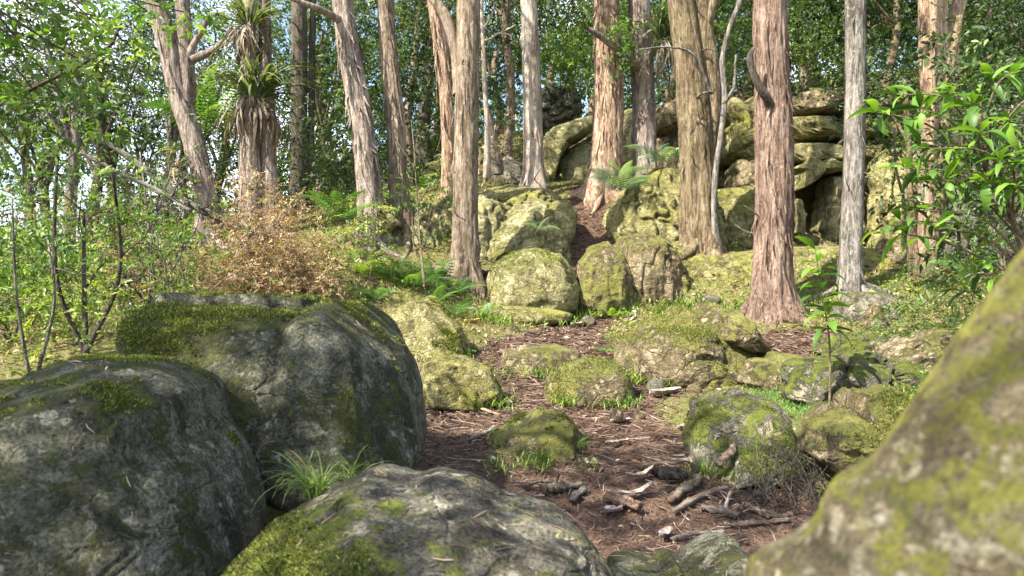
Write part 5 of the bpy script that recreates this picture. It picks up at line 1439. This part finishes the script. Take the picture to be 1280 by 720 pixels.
# ---------------- the brown dead bush
def dead_bush():
    rng = np.random.default_rng(55)
    base = gz(335, 8.6)
    T = thing('dead_bush', 'brown dried-out bush of dense dead twigs behind the flat-topped boulder', 'dead bush', base)
    tips, paths = [], []
    for px, py, D in [(300, 315, 8.5), (328, 275, 8.7), (355, 285, 8.6), (385, 312, 8.8), (395, 335, 8.8), (285, 345, 8.4), (320, 340, 8.3), (365, 340, 8.4), (398, 355, 8.7), (345, 322, 8.3), (305, 268, 9), (365, 266, 9.2), (275, 335, 8.8), (335, 355, 8.2)]:
        e = at(px, py, D); m = (base + e) / 2 + rng.normal(size=3) * .1
        p = spline([base + rng.normal(size=3) * .15 * np.array([1, 1, 0]), m, e], 14); stem_obj('stem', [(p, np.linspace(.016, .006, 14))], bark_mat('brown'), T, 6)
        for k in range(5):
            i = rng.integers(5, 14)
            grow(rng, p[i], rand_dirs(rng, 1, .2)[0], .34, .006, 2, paths, tips, 3, 1.1, .05)
    stem_obj('twigs', paths, simple_mat('dead_twig', [(0.35, (0.16, 0.095, 0.06)), (0.5, (0.30, 0.19, 0.13)), (0.65, (0.45, 0.33, 0.25))], 8), T, 3)['kind'] = 'stuff'
    C = np.array([t[0] for t in tips])
    P, D_, N, L, W_, v = crown_leaves(rng, C, np.full(len(C), .17), 27000, .034, .014, .6)
    v = np.clip(v - .16 * sstep(.3, -.2, P[:, 0] * .6 + 2.0) , 0, 1)
    leaves_obj('dry_foliage', P, D_, N, L, W_, M_dry, T, rng, v=v)
dead_bush()

# ---------------- fallen and leaning branches
def branch(label, pxs, bark, seed, forks=0, name='fallen_branch', cat='branch', k=9, lie=False, lift=0.0):
    rng = np.random.default_rng(4000 + seed)
    rows = []
    for row in pxs:
        px, py, w = row[:3]
        p = ground(px, py) if len(row) == 3 else at(px, py, row[3])
        r = w / 2 / F * p[1]
        if len(row) == 3: p = p + [0, 0, r * .75 + lift]
        rows.append(np.concatenate([p, [r]]))
    s = spline(rows, 26); pts, rad = s[:, :3].copy(), s[:, 3]
    pts += np.cumsum(rng.normal(size=pts.shape), 0) * rad.mean() * .12
    T = tag(stem_bark(name, pts, rad, bark, k, seed), label, cat)
    for q in range(forks):
        i = rng.integers(6, 22); d = norm(norm(pts[i + 2] - pts[i]) + rng.normal(size=3) * .7)
        lp, lr = limb_path(pts[i], d, rng.uniform(.1, .35) * np.linalg.norm(pts[-1] - pts[0]) + .05, rad[i] * .5, rng, 7, .2)
        V, Fq = tubes([(lp, lr)], 5)
        R = np.array(T.rotation_euler.to_matrix())
        o = link_mesh('twig', (V - np.array(T.location)) @ R, Fq, bark_mat(bark)); o.parent = T
    return T
def stem_bark(name, pts, rad, bark, k, seed):
    """the stick lies along its own Z axis, so that its grain runs lengthwise"""
    rng = np.random.default_rng(seed)
    rad = rad * (1 + .18 * rng.normal(size=len(rad)))
    V, Fq = tubes([(pts, rad)], k)
    c = pts[len(pts) // 2]
    ax = pts[np.minimum(np.arange(len(V)) // k, len(pts) - 1)]
    V = V + norm(V - ax) * (fbm(V * 40 + seed, 3) * rad.mean() * .45)[:, None]
    z = norm(pts[-1] - pts[0]); x = norm(np.cross([0, 1.0, .3], z)); y = np.cross(z, x)
    R = np.stack([x, y, z], 1)
    o = link_mesh(name, (V - c) @ R, Fq, bark_mat(bark))
    o.location = tuple(c); o.rotation_euler = Matrix(R.tolist()).to_euler()
    return o
BR = branch
BR('long leaning dead branch crossing the thicket down to the brown dead bush', [(118, 168, 6, 8.6), (170, 205, 8, 8.7), (225, 250, 9, 8.7), (275, 275, 9, 8.6), (315, 295, 10, 8.5)], 'grey', 1, 7, 'leaning_branch')
BR('grey branch rising rightward through the thicket from the left edge', [(-10, 135, 5, 5.0), (60, 100, 5, 5.1), (130, 60, 4, 5.2), (150, 25, 3, 5.3)], 'dark', 2, 5, 'leaning_branch')
BR('grey forked branch in the thicket above the flat-topped boulder', [(100, 190, 6, 7.6), (150, 215, 6, 7.7), (205, 240, 6, 7.8), (240, 262, 5, 7.8)], 'grey', 3, 6, 'leaning_branch')
BR('stout brown stick lying at the left edge of the path beside the foreground boulder', [(676, 616, 11), (700, 611, 12), (727, 604, 10)], 'brown', 4, 1)
BR('short grey stick end near the stout brown stick', [(714, 629, 9), (722, 622, 9), (732, 615, 8)], 'grey', 5)
BR('thin dark twig lying above the stout brown stick', [(655, 612, 4), (675, 606, 4), (695, 604, 3)], 'dark', 6, 1)
BR('thick reddish rotten log piece in the middle of the path', [(760, 627, 14), (780, 635, 15), (800, 642, 12)], 'red', 7)
BR('dark mossy log piece on the right of the path, behind the pale curl of bark', [(818, 594, 13), (840, 601, 15), (864, 608, 12)], 'dark', 8, 1)
BR('brown stick slanting up to the right, upper one of the crossed pair', [(838, 632, 10), (856, 617, 11), (873, 604, 9)], 'brown', 9)
BR('longer brown stick of the crossed pair, reaching further right', [(842, 642, 7), (868, 630, 8), (892, 618, 7), (913, 611, 5)], 'brown', 10, 2)
BR('smooth pale stick lying level below the crossed pair', [(876, 636, 7), (895, 641, 10), (915, 646, 9), (926, 642, 6)], 'pinkgrey', 11, 1)
BR('tan stick propped on the grey slab beside the green path-edge rock', [(896, 583, 9, 4.25), (906, 569, 10, 4.3), (916, 556, 9, 4.4)], 'orange', 12)
BR('small white forked twig standing out on the dark litter', [(905, 644, 4), (909, 630, 4), (914, 617, 3)], 'pale', 13, 2)
BR('long thin brown stick at the right near the blurred boulder', [(905, 657, 5), (940, 655, 6), (985, 650, 5)], 'brown', 14, 2)
BR('curved pale twig in the lower right litter above the squat stone', [(838, 676, 4), (868, 671, 5), (905, 669, 4)], 'pinkgrey', 15, 2)
BR('knotty brown branch end right of the smooth pale stick', [(930, 632, 7), (950, 640, 9), (975, 645, 8), (1000, 640, 6)], 'brown', 16, 2)
BR('thin grey twig lying along the path bank right of the flat-topped boulder', [(585, 552, 4), (600, 545, 5), (617, 538, 4)], 'grey', 17, 1)
BR('long curving root at the foot of the flat-topped boulder', [(534, 488, 5), (560, 500, 5), (600, 512, 4), (625, 520, 3)], 'orange', 18)
BR('pale curved root below the tall shaded boulder', [(785, 372, 5), (790, 385, 5), (794, 396, 4), (788, 402, 3)], 'pale', 19, 2)
BR('thin dark stick stuck upright right of the seedling', [(1048, 434, 3, 6.9), (1049, 422, 3, 6.9), (1050, 411, 2, 6.9)], 'dark', 20)
BR('dead twig with a bare forked tip sprouting between the two left boulders', [(318, 575, 3, 3.0), (325, 560, 3, 3.0), (335, 545, 2, 3.0)], 'pinkgrey', 21, 4)
BR('short dark upright twig beside the dark log piece', [(866, 600, 5), (870, 592, 5), (872, 583, 4)], 'dark', 22)
BR('thin brown stick crossing the path above the dark log piece', [(800, 588, 4), (822, 584, 5), (848, 582, 4)], 'brown', 23, 1)

# ---------------- pale curls of bark and big dead leaves on the path
def curl(label, px, py, L, W, yaw, mat, seed, bend=0.5, name='bark_curl', cat='bark piece'):
    rng = np.random.default_rng(4300 + seed)
    g = ground(px, py); L, W = L * 1.0, W * 1.25
    n, m = 14, 5
    t = np.linspace(-.5, .5, n); u = np.linspace(-1, 1, m)
    w = W / 2 * np.interp(t, [-.5, -.35, .1, .4, .5], [.25, .9, 1, .7, .1])
    zz = .012 + bend * L * .28 * np.maximum(np.abs(t) - .18, 0) * 2 * (1 + .6 * np.sign(t))
    X = np.repeat((t * L)[:, None], m, 1); Y = w[:, None] * u[None] + .12 * L * np.sin(t * 5)[:, None]
    Z = zz[:, None] + (u ** 2)[None] * W * .28 + rng.normal(size=(n, m)) * .0015
    c, s = math.cos(yaw), math.sin(yaw)
    V = np.stack([X * c - Y * s, X * s + Y * c, Z], -1).reshape(-1, 3)
    V = np.vstack([V, V - [0, 0, .004]]) + g
    q = (np.arange(n - 1)[:, None] * m + np.arange(m - 1)[None]).ravel(); N0 = n * m
    Fq = np.concatenate([np.stack([q, q + m, q + m + 1, q + 1], -1), np.stack([q + N0, q + 1 + N0, q + m + 1 + N0, q + m + N0], -1)])
    return tag(link_mesh(name, V, Fq, mat, origin=g), label, cat)
MB_white = simple_mat('pale_bark', [(0.40, (0.16, 0.115, 0.085)), (0.5, (0.32, 0.255, 0.205)), (0.6, (0.48, 0.42, 0.36))], 18)
MB_leaf = simple_mat('bleached_leaf', [(0.40, (0.17, 0.125, 0.105)), (0.5, (0.31, 0.25, 0.225)), (0.6, (0.45, 0.395, 0.37))], 24)
MB_yel = simple_mat('yellow_leaf', [(0.36, (0.42, 0.33, 0.07)), (0.6, (0.7, 0.6, 0.2))], 16)
curl('white curl of bark leaning on the dark mossy log piece', 800, 599, .17, .045, .1, MB_white, 1, .9)
curl('cream curl of bark lying across the middle of the path', 795, 622, .20, .05, .15, MB_white, 2, .8)
curl('pale lilac dead leaf beside the reddish rotten log', 767, 643, .10, .06, .0, MB_leaf, 3, .2, 'dead_leaf', 'dead leaf')
curl('white dead leaf at the left end of the curved pale twig', 832, 672, .09, .05, .5, MB_leaf, 4, .5, 'dead_leaf', 'dead leaf')
curl('flat pale leaf just in front of the reddish standing stone', 776, 529, .16, .04, .05, MB_leaf, 5, .1, 'dead_leaf', 'dead leaf')
curl('small white leaf at the right edge of the path beside the green rock', 853, 537, .10, .05, .4, MB_leaf, 6, .3, 'dead_leaf', 'dead leaf')
curl('pale dusty patch of bark on the path below the black chunk of stone', 832, 494, .30, .10, .2, MB_white, 7, .1)
curl('thin pale leaf lying on the path right of the tussocky moss rock', 772, 556, .17, .035, .1, MB_leaf, 8, .1, 'dead_leaf', 'dead leaf')
curl('small cream chip of bark in the upper path litter', 636, 507, .09, .05, 1.3, MB_white, 9, .4)
curl('yellow dead leaf in front of the small dark fern', 590, 404, .20, .08, .2, MB_yel, 10, .3, 'dead_leaf', 'dead leaf')
curl('broken cream scrap of bark above the cream curl on the path', 738, 583, .09, .03, 2.2, MB_white, 11, .9)
curl('pale leaf at the edge of litter far behind, under the golden boulder', 722, 408, .2, .09, .3, MB_leaf, 12, .3, 'dead_leaf', 'dead leaf')
curl('light brown leaf on the bank right of the upright stone chunk', 905, 578, .07, .04, .9, MB_leaf, 13, .5, 'dead_leaf', 'dead leaf')
curl('pinkish scrap of bark lying on the trail toward the seedling', 930, 448, .24, .09, .2, MB_leaf, 14, .2)

# ---------------- grass tufts
GRASS = [blade_mesh('blade', 8, 1.0, 0.014, a, [(0, .8), (.3, 1), (.75, .6), (1, .03)], 0.5, mat=leaf_obj_mat('grass_blade', [(0.1, (0.06, 0.11, 0.025)), (0.5, (0.15, 0.25, 0.05)), (0.9, (0.38, 0.40, 0.17))], .4)) for a in (.9, 1.5, 2.1, 2.6)]
def tuft(label, c, n, L, seed, w=1.0, cat='grass tuft'):
    rng = np.random.default_rng(4500 + seed)
    T = thing('grass_tuft', label, cat, c, 'grass tufts between the rocks')
    for k in range(n):
        a = rng.uniform(0, 2 * math.pi)
        d = np.array([math.cos(a), math.sin(a), rng.uniform(.5, 2.2)])
        l = L * rng.uniform(.5, 1.15)
        place('blade', GRASS[rng.integers(4)], T, np.asarray(c) + rng.normal(size=3) * np.array([.03, .03, 0]) * L * 3, d, s=(L * w * 1.6, l, l), roll=rng.normal() * .3)
tuft('long-bladed green grass tuft springing up between the left boulders and the foreground boulder', at(395, 622, 2.65), 85, .27, 1)
tuft('wispy grass clump trailing on the shadowed flank of the flat-topped boulder', at(440, 600, 2.9), 34, .24, 2, .6)
tuft('grass tuft on the right end of the tussocky moss rock', at(722, 560, 4.8), 50, .17, 3, .7)
tuft('grass tuft at the left foot of the tussocky moss rock', at(615, 572, 4.7), 30, .12, 4, .7)
tuft('small grass clump at the foot of the stump-shaped rock', ground(745, 508), 34, .14, 5, .8)
tuft('grassy clump under the low flat ledge rock', ground(668, 462), 30, .16, 6, .8)
tuft('grassy clump in the shade of the wedge-shaped rock', ground(585, 440), 36, .2, 7, .8)
tuft('thin grass between the golden-brown boulder and the broad outcrop', ground(760, 425), 40, .2, 8, .8)

# ---------------- ground cover and litter: nobody could count it
def scatter_xy(rng, n, dlo, dhi, pxlo=-60, pxhi=1340):
    D = np.sqrt(rng.uniform(dlo ** 2, dhi ** 2, n)); px = rng.uniform(pxlo, pxhi, n)
    return (px - 640) / F * D, D
def ribbons(P, Dr, L, W, rng, bend=.25, lift=.0):
    Dr = norm(Dr); S = norm(np.cross(Dr, np.array([0, 0, 1.0]) + rng.normal(size=Dr.shape) * .4))
    off = S * (rng.normal(size=len(P)) * bend)[:, None] * L[:, None]
    a = P - Dr * L[:, None] / 2; b_ = P + off * .4 + np.array([0, 0, 1]) * (L * abs(bend) * .15)[:, None]; c = P + Dr * L[:, None] / 2
    w = W[:, None] / 2
    V = np.stack([a - S * w * .7, a + S * w * .7, b_ - S * w, b_ + S * w, c - S * w * .4, c + S * w * .4], 1).reshape(-1, 3)
    k = np.arange(len(P))[:, None] * 6
    Q = np.concatenate([k + [[0, 1, 3, 2]], k + [[2, 3, 5, 4]]])
    return V, Q, np.repeat(np.arange(len(P)), 6)
def litter():
    rng = np.random.default_rng(66)
    x, y = scatter_xy(rng, 330000, 2.4, 14.5)
    pm = path_mask(x, y)
    keep = (rng.random(len(x)) < pm * np.clip(7.0 / y, .5, 1.0) + .10 * (1 - pm))
    x, y = x[keep][:110000], y[keep][:110000]; n = len(x)
    z = H(x, y) - .02 * path_mask(x, y)
    L = rng.lognormal(math.log(.045), .5, n); L = np.clip(L, .015, .22) * np.clip(y / 4.5, .8, 1.5)
    W = np.clip(L * rng.uniform(.04, .12, n), .0018, .008) * np.clip(y / 4.5, .8, 1.7)
    a = rng.uniform(0, 2 * math.pi, n)
    Dr = np.stack([np.cos(a), np.sin(a), rng.normal(size=n) * .22], -1)
    P = np.stack([x, y, z + rng.uniform(.002, .018, n)], -1)
    V, Q, idx = ribbons(P, Dr, L, W, rng)
    m = simple_mat('litter', [(0.0, (0.038, 0.023, 0.016)), (0.45, (0.105, 0.067, 0.047)), (0.8, (0.21, 0.146, 0.108)), (1.0, (0.42, 0.34, 0.28))], attr='v', bump=0.0)
    v = np.clip(rng.beta(2, 2.6, n), 0, 1)
    o = link_mesh('leaf_litter', V, Q, m, attrs={'v': v[idx]}, smooth=False); o['kind'] = 'stuff'
    o['label'] = 'brown litter of twigs and needles covering the trampled path'; o['category'] = 'litter'
    # longer twigs lying among the needles
    x, y = scatter_xy(rng, 9000, 2.6, 8.5, 480, 1150)
    keep = rng.random(len(x)) < path_mask(x, y) * .5; x, y = x[keep][:950], y[keep][:950]
    paths = []
    z = H(x, y) - .02
    for i in range(len(x)):
        l = rng.lognormal(math.log(.12), .5); an = rng.uniform(0, 2 * math.pi); t = np.linspace(-.5, .5, 5)
        cv = rng.normal() * .25
        pt = np.stack([x[i] + l * (t * math.cos(an) - cv * t * t * math.sin(an)), y[i] + l * (t * math.sin(an) + cv * t * t * math.cos(an)), z[i] + .010 + .02 * rng.random() + t * l * rng.normal() * .12], -1)
        paths.append((pt, rng.uniform(.0012, .0034) * np.linspace(1, .5, 5)))
    V, Fq = tubes(paths, 4, False)
    o = link_mesh('twig_litter', V, Fq, simple_mat('litter_twig', [(0.38, (0.08, 0.052, 0.04)), (0.5, (0.21, 0.15, 0.12)), (0.62, (0.42, 0.34, 0.29))], 6)); o['kind'] = 'stuff'
    o['label'] = 'thin dry twigs strewn thickly over the path'; o['category'] = 'litter'
    # dry root and twig tangle below the leaning slab
    paths = []
    for i in range(120):
        b0 = at(rng.uniform(950, 1030), rng.uniform(550, 600), rng.uniform(4.05, 4.3)); e0 = ground(rng.uniform(920, 1040), rng.uniform(600, 650))
        m0 = (b0 + e0) / 2 + rng.normal(size=3) * .09
        paths.append((spline([b0, m0, e0 + [0, 0, .01]], 9), rng.uniform(.0012, .004) * np.linspace(.6, 1, 9)))
    V, Fq = tubes(paths, 4, False)
    o = link_mesh('root_tangle', V, Fq, bark_mat('dark')); o['kind'] = 'stuff'
    o['label'] = 'tangle of dry roots and twigs hanging below the leaning grey slab'; o['category'] = 'roots'
    # flat dead leaves
    x, y = scatter_xy(rng, 26000, 2.6, 12.5)
    pm = path_mask(x, y); keep = rng.random(len(x)) < (.28 * pm + .42 * (1 - pm)); x, y = x[keep], y[keep]; n = len(x)
    P = np.stack([x, y, H(x, y) - .02 * path_mask(x, y) + rng.uniform(.004, .02, n)], -1)
    a = rng.uniform(0, 2 * math.pi, n)
    Dr = np.stack([np.cos(a), np.sin(a), rng.normal(size=n) * .25], -1); N = rand_dirs(rng, n, 2.0)
    L = rng.uniform(.02, .06, n) * np.clip(y / 6, .7, 1.3)
    o = leaves_obj('dead_leaves', P, Dr, N, L, L * rng.uniform(.3, .6, n), leaf_mat('fallen_leaf', [(0, (0.07, 0.04, 0.03)), (.45, (0.20, 0.125, 0.08)), (.8, (0.36, 0.26, 0.17)), (1, (0.6, 0.52, 0.42))], .1, .7, .15), None, rng, 'stuff')
    o['label'] = 'small dead leaves strewn over the clearing and path'; o['category'] = 'litter'
litter()

M_blade = leaf_mat('ground_blade', [(0, (0.06, 0.066, 0.022)), (.4, (0.14, 0.148, 0.045)), (.75, (0.27, 0.262, 0.095)), (1, (0.44, 0.38, 0.2))], .35, .6, .2)
M_herb = leaf_mat('ground_herb', [(0, (0.04, 0.08, 0.015)), (.4, (0.10, 0.18, 0.03)), (.75, (0.20, 0.29, 0.05)), (1, (0.36, 0.40, 0.1))], .4, .5, .3)
def blades(name, label, x, y, z, L, W, mat, rng, lean=.7, cat='ground cover'):
    n = len(x); a = rng.uniform(0, 2 * math.pi, n)
    Dr = np.stack([np.cos(a) * lean, np.sin(a) * lean, rng.uniform(.3, 1.3, n)], -1); N = np.stack([-np.cos(a), -np.sin(a), np.full(n, .6)], -1)
    o = leaves_obj(name, np.stack([x, y, z - .005], -1), Dr, N, L, W, mat, None, rng, 'stuff', fold=.1)
    o['label'] = label; o['category'] = cat
def ground_cover():
    rng = np.random.default_rng(67)
    x, y = scatter_xy(rng, 150000, 3.6, 15)
    pm = path_mask(x, y); nz = fbm(np.stack([x, y, 0 * x], -1) * 1.3, 4)
    keep = rng.random(len(x)) < (1 - sstep(.1, .6, pm)) * sstep(-.35, .25, nz) * np.clip(9 / y, .4, 1)
    x, y = x[keep], y[keep]; n = len(x)
    L = rng.uniform(.02, .075, n) * np.clip(y / 7, .6, 1.3)
    blades('grass', 'short yellowish grass and moss stems covering the clearing off the path', x, y, H(x, y), L, np.clip(L * .13, .004, .011) * np.clip(y / 7, .7, 1.4), M_blade, rng)
    # weeds springing from the joints at the foot of the rocks
    PX = []
    for px0, px1, py, k in [(715, 870, 392, 26), (600, 720, 402, 10), (760, 980, 478, 22), (680, 795, 508, 12), (520, 640, 508, 14), (600, 740, 585, 12), (850, 1000, 596, 18), (470, 590, 452, 14), (620, 730, 470, 10), (975, 1170, 500, 16), (840, 1150, 392, 24)]:
        for _ in range(k): PX.append(ground(rng.uniform(px0, px1), py + rng.normal() * 4))
    PX = np.array(PX); n = 5200; i = rng.integers(0, len(PX), n)
    sc = np.clip(PX[i, 1] / 7, .6, 1.4)
    x = PX[i, 0] + rng.normal(size=n) * .07 * sc; y = PX[i, 1] + rng.normal(size=n) * .07 * sc
    blades('weeds', 'small weeds and grass springing up along the foot of the rocks', x, y, H(x, y) + rng.random(n) * .05, rng.uniform(.04, .13, n) * sc, .011 * sc, M_herb, rng, .6, 'weeds')
    # the fresh green grass patch behind the shaggy rock
    g = ground(1000, 500); n = 5200
    x = g[0] + rng.normal(size=n) * .21; y = g[1] + rng.normal(size=n) * .32
    blades('grass_patch', 'fresh green patch of fine grass behind the green path-edge rock', x, y, H(x, y), rng.uniform(.03, .09, n), np.full(n, .004), leaf_mat('fine_grass', [(0, (0.07, 0.16, 0.035)), (.5, (0.15, 0.30, 0.07)), (1, (0.32, 0.44, 0.14))], .4), rng, cat='grass')
    # herbs: broad small leaves low over the banks
    x, y = scatter_xy(rng, 120000, 5.0, 15.5)
    px = x / y * F + 640
    nz = fbm(np.stack([x, y, 0 * x + 4], -1) * .9, 4)
    dens = np.where(px < 250, .8, np.where(px < 440, .07, np.where(px > 1090, .55, .12))) * sstep(-.2, .35, nz) * (1 - path_mask(x, y))
    keep = rng.random(len(x)) < dens; x, y = x[keep], y[keep]; px = px[keep]; n = len(x)
    hgt = rng.random(n) ** 1.8 * np.where(px < 440, .42, .2)
    P = np.stack([x, y, H(x, y) + hgt], -1)
    L = rng.uniform(.03, .07, n) * np.clip(y / 8, .7, 1.3)
    o = leaves_obj('undergrowth', P, rand_dirs(rng, n, .2), rand_dirs(rng, n, 1.3), L, L * .5, M_herb, None, rng, 'stuff')
    o['label'] = 'low green undergrowth spread over the left slope and right bank'; o['category'] = 'undergrowth'
ground_cover()

# the tangle beyond the left boulders: bare twigs and mixed leaves that read as one mass
def thicket():
    rng = np.random.default_rng(68)
    paths, tips = [], []
    for k in range(120):
        D = rng.uniform(6.4, 12.5); px = rng.uniform(-80, 235)
        b0 = gz(px, D)
        grow(rng, b0, norm(np.array([rng.normal() * .45, rng.normal() * .4, 1.0])), rng.uniform(.4, .95), rng.uniform(.006, .015), 2, paths, tips, 3, .9, .35, .6, .22)
    o = stem_obj('thicket_twigs', paths, bark_mat('brown'), None, 4); o['kind'] = 'stuff'
    o['label'] = 'tangle of bare brown twigs in the thicket behind the left boulders'; o['category'] = 'thicket'
    C = np.array([t[0] for t in tips])
    P, D_, N, L, W_, v = crown_leaves(rng, C, np.full(len(C), .34), 9000, .042, .02, .2)
    brown = fbm(P * np.array([.9, .9, 1.2]), 3) > .16
    o = leaves_obj('thicket_leaves', P[~brown], D_[~brown], N[~brown], L[~brown], W_[~brown], M_lit, None, rng, 'stuff', v=v[~brown])
    o['label'] = 'mixed small green leaves of the thicket behind the left boulders'; o['category'] = 'thicket'
    o = leaves_obj('dead_thicket_leaves', P[brown], D_[brown], N[brown], L[brown], W_[brown], M_dry, None, rng, 'stuff', v=v[brown])
    o['label'] = 'withered brown leaves among the thicket behind the left boulders'; o['category'] = 'thicket'
thicket()

# understorey between the background trunks: dark leafage, one mass
def understorey():
    rng = np.random.default_rng(69)
    C, R = [], []
    for k in range(330):
        D = rng.uniform(14.5, 25)
        px = rng.choice([rng.uniform(-100, 330), rng.uniform(330, 640), rng.uniform(640, 900), rng.uniform(880, 1400)], p=[.20, .36, .10, .34])
        g = gz(px, D)
        lim = 2.0 if px < 330 else 3.6
        if 650 < px < 1150 and D < 17.5: continue
        C.append(g + [0, 0, rng.uniform(.1, lim)]); R.append(rng.uniform(.5, 1.1))
    C, R = np.array(C), np.array(R)
    P, D_, N, L, W_, v = crown_leaves(rng, C, R, 86000, .115, .055)
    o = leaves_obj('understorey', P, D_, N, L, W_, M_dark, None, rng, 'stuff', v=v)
    o['label'] = 'dark leafy understorey filling the gaps between the background trunks'; o['category'] = 'understorey'
understorey()

# moss cushions on the nearer stones
def moss_tufts():
    rng = np.random.default_rng(70)
    M_moss = leaf_mat('moss_tuft', [(0, (0.045, 0.056, 0.014)), (.45, (0.11, 0.13, 0.03)), (.8, (0.20, 0.225, 0.055)), (1, (0.34, 0.345, 0.11))], .35, .8, .1)
    spec = {'low grey boulder': (52000, .013, .72), 'big rounded boulder': (26000, .014, .72), 'massive flat-topped': (28000, .018, .74), 'small tussocky': (3500, .022, .85),
            'knobbly bright': (3500, .018, .75), 'green and grey rock': (4500, .014, .8), 'bare grey slanting': (2500, .014, .6), 'shaggy overhanging': (2600, .018, .8), 'stump-shaped': (3500, .02, .6), 'broad mossy': (6000, .022, .6),
            'wedge of mossy': (4000, .022, .6), 'round yellow-green': (5000, .022, .6)}
    for key, (n, L, thr) in spec.items():
        for lab, (W, vn, ms, T) in SURF.items():
            if key not in lab: continue
            o = next(ob for ob in COL.objects if ob.get('label') == lab)
            c = W[T].mean(1); nn = norm(vn[T].sum(1)); mm = ms[T].mean(1)
            ar = np.linalg.norm(np.cross(W[T[:, 1]] - W[T[:, 0]], W[T[:, 2]] - W[T[:, 0]]), axis=1)
            w = ar * sstep(thr - .15, thr + .2, mm + .35 * fbm(c * 9, 3)) * (nn[:, 1] < .5); w = w + 1e-12; w /= w.sum()
            i = rng.choice(len(T), n, p=w)
            b = rng.dirichlet([1, 1, 1], n)
            P = (W[T[i]] * b[..., None]).sum(1) - nn[i] * .003
            D_ = norm(nn[i] + rng.normal(size=(n, 3)) * .6 + np.array([0, 0, -.15]))
            s = L * rng.uniform(.5, 1.3, n)
            V, Tt, idx = leaf_geo(P, D_, rand_dirs(rng, n), s, s * .35, .2)
            org = np.array(o.location)
            mo = link_mesh('moss', V - org, Tt, M_moss, attrs={'v': rng.random(n)[idx]}, smooth=False)
            mo.parent = o; mo['kind'] = 'stuff'
moss_tufts()
def fallen_needles():
    rng = np.random.default_rng(71)
    m = bpy.data.materials['litter']
    for key, n in {'low grey boulder': 420, 'big rounded boulder': 260, 'massive flat-topped': 420, 'squat grey': 90, 'broad mossy': 300, 'round yellow-green': 120, 'green and grey rock': 160, 'stump-shaped': 120}.items():
        for lab, (W, vn, ms, T) in SURF.items():
            if key not in lab: continue
            o = next(ob for ob in COL.objects if ob.get('label') == lab)
            nn = norm(vn[T].sum(1)); ar = np.linalg.norm(np.cross(W[T[:, 1]] - W[T[:, 0]], W[T[:, 2]] - W[T[:, 0]]), axis=1)
            w = ar * sstep(.35, .9, nn[:, 2]); w /= w.sum()
            i = rng.choice(len(T), n, p=w)
            P = W[T[i]].mean(1) + nn[i] * .003
            D_ = norm(np.cross(nn[i], rand_dirs(rng, n)) + nn[i] * rng.normal(size=(n, 1)) * .08)
            L = np.clip(rng.lognormal(math.log(.022), .5, n), .008, .08)
            V, Q, idx = ribbons(P, D_, L, np.clip(L * .12, .0012, .006), rng)
            mo = link_mesh('fallen_needles', V - np.array(o.location), Q, m, attrs={'v': np.clip(rng.beta(2, 2, n), 0, 1)[idx]}, smooth=False)
            mo.parent = o; mo['kind'] = 'stuff'
fallen_needles()
# helper property used while building only
for _o in ROOTS:
    if '_org' in _o: del _o['_org']
